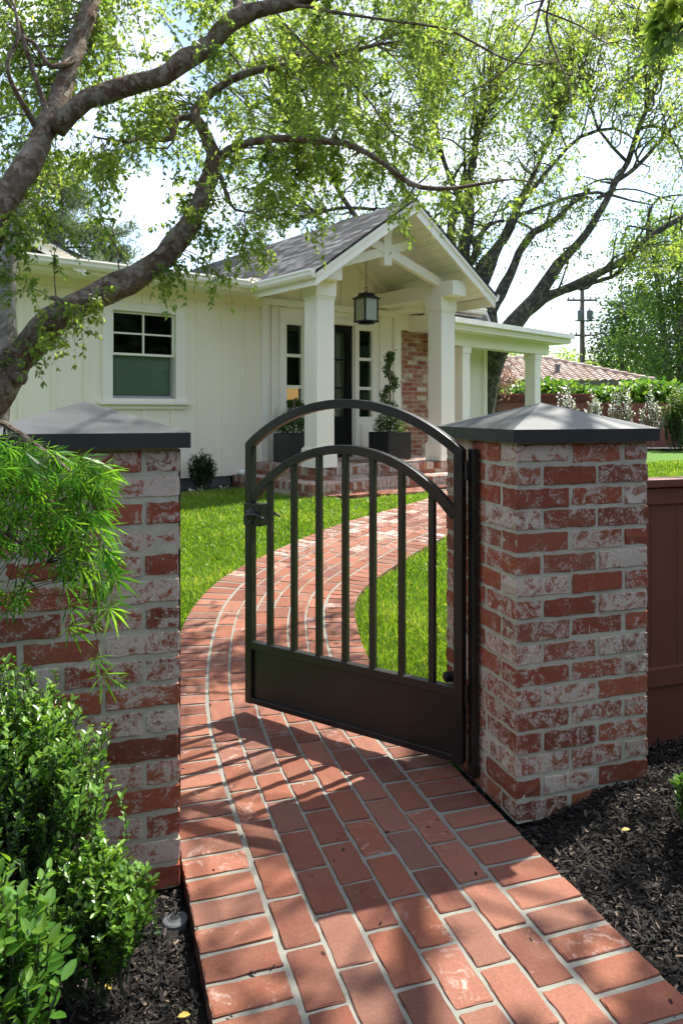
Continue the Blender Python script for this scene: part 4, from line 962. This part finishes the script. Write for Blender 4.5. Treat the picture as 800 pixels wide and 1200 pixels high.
# ================================================================ shrubs
def shrub(name,label,base,cc,cr,nshoot,leafL,per,mat,T=T_OVAL,TF=F_OVAL,cat='shrub',group=None,stemr=.002,span=.5,wide=1.0,up=.5,flower=0,low=-.2):
    root=empty(name,base,0,label,cat,group); b=np.array(base,float); cc=np.array(cc)-b; cr=np.array(cr); wd=MB(); Pn=[];Dn=[];Cn=[]
    for i in range(nshoot):
        d=rand_dir(1)[0]; 
        if d[2]<low: d[2]=-d[2]
        e=cc+d*cr*R.uniform(.55,1.05)*(1+.12*math.sin(d[0]*7+d[2]*9)); s=np.array([0,0,cc[2]-cr[2]*.9])+np.array([d[0]*.35,d[1]*.35,.9*R.random()*max(0,.4+d[2]*.8)])*cr+R.normal(size=3)*.15*cr; s[2]=max(s[2],0.0); m_=(s*.45+e*.55)+(e-s)*[.18,.18,-.12]+R.normal(size=3)*.09*cr
        c=catmull([s,m_,e],max(.015,leafL*.8)); wd.tube(c,list(np.linspace(stemr*1.6,stemr*.5,len(c))),4,cap=False)
        n=len(c); f=np.linspace(1-span,1,per)*(n-1); i0=np.minimum(f.astype(int),n-2); pp=c[i0]+(c[i0+1]-c[i0])*(f-i0)[:,None]; tt=nrm(c[i0+1]-c[i0])
        Pn.append(pp); Dn.append(tt); Cn.append(np.linspace(.1,.85,per)+R.normal(size=per)*.12)
    wd.build('stems',M['stem'],root)
    Pn=np.concatenate(Pn);Dn=np.concatenate(Dn);Cn=np.concatenate(Cn); n=len(Pn)
    side=nrm(np.cross(Dn,rand_dir(n))); D=nrm(Dn*.55+side*.9+[0,0,.15]); N=nrm(Dn*.8+np.array([0,0,up])+rand_dir(n)*.35)
    V,Fc,r=inst(Pn,D,N,leafL*R.uniform(.65,1.2,n),T,TF,np.clip(Cn,0,1),wid=np.full(n,wide)); mk('foliage',V,Fc,mat,root,rnd=r)
    if flower:
        k=R.integers(0,n,flower); o_=Pn[k]+rand_dir(flower)*leafL*.5; V,Fc,r=inst(o_,rand_dir(flower)+[0,-.5,.5],rand_dir(flower)+[0,-.5,.3],R.uniform(.8,1.2,flower)*leafL,T_STAR,F_STAR,R.random(flower)); mk('flowers',V,Fc,M['flower'],root,rnd=r)
    return root
shrub('boxwood_shrub','small-leaved boxwood against the left pillar, behind the other foreground shrubs',(-.86,1.92,.0),(-.86,1.90,.47),(.27,.20,.33),560,.021,24,M['box'],span=.55)
shrub('boxwood_shrub','low bright boxwood at the foot of the left pillar, beside the path light',(-.60,1.80,0),(-.60,1.80,.24),(.15,.13,.17),320,.020,22,M['box'],span=.6)
shrub('privet_shrub','larger glossy-leaved shrub filling the bottom left corner',(-.74,1.40,0),(-.74,1.38,.38),(.20,.18,.30),270,.034,17,M['privet'],span=.6,stemr=.003)
shrub('boxwood_shrub','leafy shrub cut by the right edge beside the mulch and low fence',(1.22,2.38,.05),(1.25,2.40,.22),(.16,.16,.21),260,.024,20,M['box'],span=.6)
b_=HW(-.05,-.3,.35); shrub('young_shrub','small dark upright shrub planted against the white siding left of the steps',tuple(b_),(b_[0],b_[1],.62),(.19,.17,.27),110,.05,13,M['darkleaf'],stemr=.004,span=.7,T=T_DIA,TF=F_DIA,wide=1.3)
for i,(s_,lab) in enumerate([(-.55,'white flower clump at the house bed, leftmost of four'),(-.36,'white flower clump at the house bed, second from the left'),(-.20,'white flower clump just left of the small dark shrub'),(.14,'white flower clump just right of the small dark shrub')]):
    b_=HW(s_,-.5,.35); shrub('flowering_plant',lab,tuple(b_),(b_[0],b_[1],.37),(.07,.05,.05),20,.03,4,M['darkleaf'],T=T_DIA,TF=F_DIA,cat='plant',group='white bedding flowers by the house',flower=10)
# ivy / jasmine topiaries
def planter(s0,d0,sz,label,rz=TH,short=False):
    o=HW(s0,d0,.684); root=empty('planter',tuple(o),rz,label,'planter','topiary planters flanking the door'); h=.42
    m=MB(); wl=.02; m.box(0,sz,0,wl,0,h).box(0,sz,sz-wl,sz,0,h).box(0,wl,wl,sz-wl,0,h).box(sz-wl,sz,wl,sz-wl,0,h).box(wl,sz-wl,wl,sz-wl,0,h-.03); m.build('pot',M['pot'],root,bevel=.004)
    c=sz/2; m=MB(); m.tube([(c,c,h-.03),(c,c,.9 if short else 1.62)],.012,6); hel=[(c+(.13-.02*t_)*math.cos(t_*2.1),c+(.13-.02*t_)*math.sin(t_*2.1),h+.38+.15*t_) for t_ in np.linspace(0,(.6 if short else 5.4),40)]; m.tube(hel,.006,5); m.build('stem',M['bark'],root)
    hel=np.array(hel); n=1100; k=R.integers(0,len(hel),n); Pn=hel[k]+R.normal(size=(n,3))*.032; n2=260; P2=np.stack([c+R.normal(size=n2)*.03,c+R.normal(size=n2)*.03,h+1.10+R.random(n2)*.13],1)
    n3=1300; d=rand_dir(n3); d[:,2]=np.abs(d[:,2]); P3=np.array([c,c,h+.02])+d*R.uniform(.5,1.05,(n3,1))*[.25,.25,.34]; 
    Pn=np.concatenate([Pn,P2,P3]); Pn=Pn[Pn[:,2]<(h+.5 if short else 9)]; leaves('foliage',Pn,rand_dir(len(Pn)),.045,M['farleaf'],root,wid=np.full(len(Pn),1.2))
    n4=130; d=rand_dir(n4); d[:,2]=np.abs(d[:,2]); P4=np.array([c,c,h+.02])+d*[.27,.27,.36]
    V,Fc,r=inst(P4,rand_dir(n4),rand_dir(n4),np.full(n4,.028),T_STAR,F_STAR,R.random(n4)); mk('flowers',V,Fc,M['flower'],root,rnd=r); return root
planter(2.70,-1.0,.47,'black square planter with spiral vine topiary and white jasmine, right of the door')
planter(1.16,-.62,.44,'dark square planter with topiary half hidden behind the left porch column',short=True)
sp=HW(.62,-.18,.515); m=MB(); m.lathe([(.001,0),(.05,.004),(.065,.03),(.055,.065),(.025,.085),(.001,.088)],(0,0,0),18); o=m.build('garden_stone',M['petal'],smooth=True); o.location=sp; tag(o,'rounded white stone on the left end of the lower brick step','stone')
# ================================================================ feathery maple, left foreground
mt=empty('laceleaf_maple',(-1.25,1.35,0),0,'bright green feathery laceleaf maple hanging over the left pillar','tree')
w=Wood(); 
w.limb([('w',-1.25,1.35,0,.03),('w',-1.2,1.38,.7,.024),('w',-1.08,1.45,1.2,.018),('w',-.95,1.5,1.42,.012),(-20,490,1.6,.008),(40,520,1.6,.005),(90,560,1.6,.003),(120,610,1.62,.002)],.04,7)
w.limb([('w',-1.2,1.38,.8,.014),(-80,620,1.5,.010),(-20,580,1.55,.007),(40,580,1.6,.004),(90,610,1.62,.0025),(100,680,1.63,.0018),(118,770,1.64,.0012)],.04,6)
w.limb([('w',-1.2,1.38,.8,.014),(-90,680,1.45,.009),(-20,620,1.5,.006),(30,640,1.55,.003),(55,660,1.55,.002)],.04,6)
w.mb.build('trunk',M['bark'],mt)
def mp(x,y):
    top=506+max(0,x)*.30
    if y<top: return 0
    if y<600: return 1.0 if x<118+.18*(y-506) else 0
    if y<665: return .9 if (x<125+(y-600)*.12 and not(x<60 and y>640)) else 0
    if y<715: return .25 if 70<x<135 or x<25 else 0
    return 0
T=sample_px(420,mp,(1.42,1.80),(-60,170,495,720)); T=np.concatenate([T,[P(x,y,1.63) for x,y in [(112,690),(118,660),(105,672),(80,735),(110,730),(130,700),(95,650),(112,770),(120,790),(138,795),(128,655)]]])
n=len(T); tw=MB(); S=w.samples()
for t_ in T:
    k=int(np.argmin(np.linalg.norm(S[:,:3]-t_,axis=1))); A=S[k,:3]
    if np.linalg.norm(A-t_)<.35: tw.tube(catmull([A,(A+t_)/2+[0,0,.012],t_],.03),.0011,3,cap=False)
tw.build('twigs',M['stem'],mt)
D=nrm(np.stack([R.uniform(.1,1.0,n),R.normal(size=n)*.35,-R.uniform(.25,1.1,n)],1)); N=nrm(np.stack([R.normal(size=n)*.35,-np.ones(n)*.55+R.normal(size=n)*.35,np.ones(n)*.65],1))
V,Fc,r=inst(T,D,N,R.uniform(.036,.075,n),T_MAP,F_MAP,R.random(n)); mk('foliage',V,Fc,M['maple'],mt,rnd=r)
# ================================================================ street maple, out of frame right, one spray in the corner
rt=empty('maple_tree',(3.7,3.4,.05),0,'street maple whose star-shaped leaves hang into the top right corner','tree')
w=Wood(); w.limb([('w',3.7,3.4,0,.2),('w',3.6,3.4,2.5,.16),('w',3.3,3.5,4.5,.12),('w',3.0,3.8,6.5,.07)],.2,12)
w.limb([('w',3.5,3.4,3.0,.07),('w',2.4,2.9,3.5,.045),('w',1.75,2.65,3.35,.02),(850,-60,2.5,.012),(815,10,2.5,.008),(795,35,2.5,.004)],.08,8)
w.limb([('w',3.3,3.5,4.5,.08),('w',2.6,3.2,5.4,.05),('w',1.9,2.9,5.9,.03)],.15,8); w.limb([('w',3.0,3.8,5.8,.06),('w',3.4,5.2,6.4,.04),('w',3.6,6.2,6.5,.02)],.15,8)
w.mb.build('trunk',M['oakbark'],rt,smooth=True)
T=[]
while len(T)<60:
    q=np.array([R.uniform(1.2,4.8),R.uniform(2.4,6.6),R.uniform(4.4,6.8)]); py=HY-(q[2]-CAMZ)/q[1]*F; px=400+q[0]/q[1]*F
    if (py<-60 or px>860) and R.random()<.9: T.append(q)
T=list(thin(np.array(T)))
for _ in range(26):                  # unseen boughs added to shade the near end of the path
    gx,gy,hz=R.uniform(-.5,1.3),R.uniform(.9,1.75),R.uniform(4.2,5.6); T.append(np.array([gx,gy,0])+SV*hz/SV[2])
T2=[P(x,y,2.5) for x,y in [(780,20),(790,45),(775,35),(800,15),(785,5),(810,45)]]
tw=MB(); Pn,Dn=sprays(w,np.array(T),.005,.4,5,.4,8,tw); Pq,Dq=sprays(w,np.array(T2),.003,.4,2,.08,4,tw); tw.build('twigs',M['oakbark'],rt)
Pn,Dn=open_(Pn,Dn)
o=leaves('crown',np.concatenate([Pn,Pq]),np.concatenate([Dn,Dq]),.072,M['elm'],rt,T_STAR,F_STAR,down=.5)
# small red-leaved tree by the wing
q=P(584,430,19); tree('red_maple','small pinkish red-leaved tree glimpsed under the wing roof',(q[0],19,.35),2.2,(.35,.35,.45),(q[0],19,1.45+40/880*19),14,700,.09,M['redleaf'],.16,trunk_r=.03)
# ================================================================ far garden: fence, hedge, shrubs, neighbour
FY=21.5; ff=empty('redwood_fence',(8,FY,.35),0,'long redwood-stained board fence across the back of the lawn','fence')
m=MB(); x=-5
while x<9: m.box(x,x+.138,0,.02,.02,1.24,r=R.random()); x+=.142
m.build('boards',M['fence'],ff); MB().box(-5,9,-.02,.05,1.24,1.28).build('cap_rail',M['fence'],ff); MB().box(-5,9,-.03,-.002,1.08,1.16).build('rail',M['fence'],ff)
x=-4.6
while x<9: MB().box(x,x+.1,-.06,-.003,0,1.34 if x>-.7 else 1.56).build('post',M['fence'],ff); x+=2.1
m=MB(); x1=P(697,470,FY)[0]-8
xx=-5
while xx<x1-.24:
    m.bar((xx,-.004,1.29),(xx+.24,-.004,1.53),.006,.022,up=(0,1,0)); m.bar((xx,.006,1.53),(xx+.24,.006,1.29),.006,.022,up=(0,1,0)); xx+=.075
m.box(-5,x1,-.015,.02,1.53,1.56); m.box(x1-.03,x1,-.015,.02,1.28,1.53); m.box(-5,x1,.03,.035,1.28,1.53); m.build('lattice',M['fence'],ff)
m=MB(); m.box(2.5,14,20.2,21.45,.30,.40); tag(m.build('far_bed_mulch',M['bed']),kind='structure')
hd=empty('laurel_hedge',(8.5,22.8,.35),0,'clipped bright green laurel hedge standing above the redwood fence','hedge')
n=13000; X=R.uniform(-4.1,5.5,n); Y=R.normal(size=n)*.28; Z=R.uniform(.4,1.0,n)**.6*(1.83+.10*vnoise(X,X*0,2.2)+.06*R.normal(size=n)); 
leaves('foliage',np.stack([X,Y,Z],1),rand_dir(n),.15,M['hedge'],hd,T_OVAL,F_OVAL,down=-.1,wid=np.full(n,1.3))
m=MB()
for x in np.arange(-4,5.5,.5): m.tube([(x,0,0),(x+.05,0,1.5)],.03,5)
m.build('stems',M['stem'],hd)
for i,(px,top,wd_,lab) in enumerate([(664,464,.28,'silvery shrub before the fence, leftmost, under the lattice end'),(697,474,.30,'short silvery shrub, second from the left along the far fence'),(727,459,.42,'bushiest silver-leaved shrub in the middle of the far fence'),(762,470,.36,'tall thin silvery shrub right of the middle of the far fence')]):
    q=P(px,top,20.3); shrub('silver_shrub',lab,(q[0],20.3,.36),(q[0],20.3,(q[2]+.5)/2+.2),(wd_,.3,(q[2]-.2)/2),30,.10,12,M['silver'],T=T_DIA,TF=F_DIA,group='silvery shrubs along the far fence',stemr=.006,span=.75)
q=P(797,440,20.0); shrub('evergreen_shrub','tall dark green bush at the right end of the far fence',(q[0],20,.36),(q[0]+.15,20,1.25),(.55,.5,.95),160,.10,18,M['farleaf'],T=T_DIA,TF=F_DIA,stemr=.008,span=.8)
nh=empty('neighbour_house',(7.5,28,.35),0,'neighbouring ochre house with a weathered clay tile roof beyond the hedge','house')
ex0,ex1,rx1,ey,ry,ez,rz=-4.0,3.75,.62,-1,2,2.12,3.12
b=[];fc=[];rr=[]
xs=np.arange(ex0,ex1,.045); nt_=15; pit_=.29
def roofpt(x,t,col,row):
    ph=(x-ex0)/pit_*math.pi; z=ez+(rz-ez)*t+.055*abs(math.sin(ph))+(.035*(1-((t*nt_)%1))); return (x,ey+(ry-ey)*t,z)
V=[];Fc=[];RR=[]
for r_ in range(nt_):
    for x_ in xs:
        tm=1 if x_<rx1 else (ex1-x_)/(ex1-rx1)
        if (r_+.5)/nt_>tm: continue
        c_=int((x_-ex0)/pit_+.0); hsh=[random.Random(c_*97+r_*13).random(),random.Random(c_*31+r_*7+5).random(),.5]
        k=len(V); t0,t1=r_/nt_,(r_+1)/nt_-1e-4
        V+=[roofpt(x_,t0,0,0),roofpt(x_+.045,t0,0,0),roofpt(x_+.045,t1,0,0),roofpt(x_,t1,0,0)]; Fc.append((k,k+1,k+2,k+3)); RR+=[hsh]*4
        if r_: V+=[(roofpt(x_,t0,0,0)),(roofpt(x_+.045,t0,0,0))]; z0=np.array(V[-2])-[0,0,.035]; z1=np.array(V[-1])-[0,0,.035]; V+=[tuple(z1),tuple(z0)]; Fc.append((k+4,k+7,k+6,k+5)); RR+=[hsh]*4
mk('roof',V,Fc,M['tile'],nh,rnd=RR)
m=MB()
def cap(a,b_,n):
    a=np.array(a);b_=np.array(b_)
    for i in range(n): p=a+(b_-a)*i/n; q=a+(b_-a)*(i+1.1)/n; m.tube([p+[0,0,.05],q+[0,0,.03]],[.11,.085],8,r=(random.random(),random.random(),.5))
cap((ex0,ry,rz),(rx1,ry,rz),12); cap((ex1,ey,ez),(rx1,ry,rz),13); m.build('ridge_tiles',M['tile'],nh)
m=MB(); m.box(ex0,ex1-.5,-.6,3,0,2.1); m.build('wall',M['stucco'],nh); MB().box(ex0,ex1,-1.05,-.98,2.0,2.14).build('gutter',M['polewood'],nh)
v_=P(592,428,28.6); MB().lathe([(.32,0),(.32,.06),(.22,.2),(.06,.27),(.001,.28)],(v_[0]-7.5,.6,v_[2]-.55),16).build('roof_vent',M['polewood'],nh)
v_=P(653,434,28); MB().lathe([(.09,-.1),(.09,.24),(.12,.24),(.12,.33),(.001,.35)],(v_[0]-7.5,0,v_[2]-.45),14).build('vent_pipe',M['steel'],nh)
# utility pole and wires
q=P(682,480,45); up=empty('utility_pole',(q[0],45,0),0,'wooden utility pole with crossarms and a grey transformer beyond the tile roof','utility pole')
zt=P(682,338,45)[2]; MB().tube([(0,0,0),(0,0,zt)],[.19,.12],10).build('pole',M['polewood'],up)
for y_,a,b_ in ((352,-.95,.85),(393,-.8,.85)):
    z=P(682,y_,45)[2]; m=MB().box(a,b_,-.18,-.08,z-.06,z+.06)
    for x in (a+.08,a+.4,b_-.4,b_-.08): m.lathe([(.03,z+.06),(.06,z+.12),(.03,z+.2),(.001,z+.2)],(x,-.13,0),8)
    m.build('crossarm',M['polewood'],up)
z=P(682,372,45)[2]; m=MB(); 
for x in (-.28,.28): m.lathe([(.17,-.3),(.18,.25),(.10,.32),(.04,.34),(.03,.52),(.001,.53)],(x+.08,-.25,z+.1),12)
m.box(-.5,.65,-.3,-.1,z-.25,z-.18); m.build('transformer',M['steel'],up)
m=MB()
for y0,y1,dx in ((352,330,14),(393,380,14),(413,408,9),(425,420,9)):
    za=P(682,y0,45)[2]+.2; zb=P(682,y1,45)[2]; pts=[(q[0]+t_*dx,45+t_*2,za+(zb-za)*t_-1.2*t_*(1-t_)) for t_ in np.linspace(0,1,10)]; m.tube(pts,.028,4)
tag(m.build('power_lines',M['steel']),'thin power lines running right from the utility pole','power line')
# ================================================================ small things on the ground
def gpt(px,py,add=0.0):
    Yv=1.45*F/(py-HY)
    for _ in range(12): z=float(gz(np.array([(px-400)/F*Yv]),np.array([Yv]))[0])+add; Yv=(1.45-z)*F/(py-HY)
    return np.array([(px-400)/F*Yv,Yv,z])
q=gpt(205,1080); pl=empty('well_light',(q[0],q[1],q[2]+.0),0,'small round metal well light set in the mulch left of the path','light fixture')
m=MB(); m.lathe([(.037,-.03),(.037,.006),(.034,.009),(.022,.011),(.019,.014),(.0175,.014),(.017,.010),(.001,.010)],(0,0,0),28); m.build('bezel',M['steel'],pl,smooth=False)
m=MB(); m.lathe([(.0165,.0102),(.014,.0125),(.001,.0135)],(0,0,0),20); m.build('lens',M['pot'],pl)
fl=[(738,972),(713,1094),(130,1160),(208,1192),(600,1172)]
proto=None
for i,(a,b_) in enumerate(fl):
    q=gpt(a,b_,.03 if not(212<a<690 and b_>960 and a<600) else .04)
    if path_dist(np.array([q[0]]),np.array([q[1]]))[0]<HALFW: q=gpt(a,b_,.04); q[2]=float(g(q[1]))+.032
    V=np.array(T_OVAL)*[.030,.030,.05]*[1,1,1]; 
    if proto is None:
        o=mk('fallen_leaf',V,np.array(F_OVAL),M['yellow'],rnd=np.full((8,3),.5)); proto=o; 
    else: o=proto.copy(); C.objects.link(o)
    o.location=q; o.rotation_euler=(R.uniform(-.3,.3),R.uniform(-.3,.3),R.uniform(0,6.28)); tag(o,'small yellow fallen leaf lying on the ground near the path edge','leaf','fallen yellow leaves near the path')
n=170; s_=R.uniform(1.0,9,n); w_=R.uniform(-HALFW,HALFW,n); Q=path_map(np.stack([s_,w_,np.zeros(n)],1),.0405); D=R.normal(size=(n,3))*[1,1,.05]; N=np.tile([0,0,1.],(n,1))+R.normal(size=(n,3))*.1
V,Fc,r=inst(Q,D,N,R.uniform(.005,.016,n),T_CHIP,F_CHIP,R.random(n)*.7,wid=R.uniform(.25,.5,n)); tag(mk('bark_crumbs',V,Fc,M['chip'],rnd=r),'scattered bark crumbs on the brick path','debris',kind='stuff')
for r_ in (et,ot,mt,rt):
    for c_ in r_.children: c_.location=[-v for v in r_.location]
# ================================================================ light, sky, camera
SUN_AZ=np.array([.79,.61]); EL=math.radians(58)
sv=Vector((SUN_AZ[0]*math.cos(EL),SUN_AZ[1]*math.cos(EL),math.sin(EL))).normalized()
ld=bpy.data.lights.new('sun','SUN'); ld.energy=5.0; ld.angle=math.radians(.53); ld.color=(1,.955,.88); lo=bpy.data.objects.new('sun',ld); C.objects.link(lo); lo.rotation_euler=sv.to_track_quat('Z','Y').to_euler()
wd=bpy.data.worlds.new('World'); bpy.context.scene.world=wd; wd.use_nodes=True; nt=wd.node_tree; nt.nodes.clear()
sky=nt.nodes.new('ShaderNodeTexSky'); sky.sky_type='NISHITA'; sky.sun_disc=False; sky.sun_elevation=EL; sky.sun_rotation=math.atan2(sv.x,sv.y); sky.dust_density=1.5; sky.air_density=1.0
tc=nt.nodes.new('ShaderNodeTexCoord'); mp_=nt.nodes.new('ShaderNodeMapping'); mp_.inputs['Scale'].default_value=(1,1,2.2); nt.links.new(tc.outputs['Generated'],mp_.inputs[0])
nf=noise(nt,2.6,8,.62,mp_.outputs[0],.6); cf=ramp(nt,nf,[(.45,(.0,)*3),(.68,(.9,)*3)])
cm=mix(nt,cf,sky.outputs[0],(8.0,8.5,9.3)); bg=nt.nodes.new('ShaderNodeBackground'); bg.inputs[1].default_value=.13; nt.links.new(cm,bg.inputs[0]); wo=nt.nodes.new('ShaderNodeOutputWorld'); nt.links.new(bg.outputs[0],wo.inputs[0])
cd=bpy.data.cameras.new('camera'); cam=bpy.data.objects.new('camera',cd); C.objects.link(cam); cam.location=(0,0,CAMZ); cam.rotation_euler=(math.pi/2,0,0)
cd.sensor_fit='HORIZONTAL'; cd.sensor_width=36; cd.lens=F/800*36; cd.shift_y=-.15; cd.clip_start=.05; cd.clip_end=3000
sc=bpy.context.scene; sc.camera=cam; vs=sc.view_settings; vs.view_transform='Standard'; vs.look='None'; vs.exposure=1.4; vs.gamma=1
sc.cycles.max_bounces=8; sc.cycles.transparent_max_bounces=12
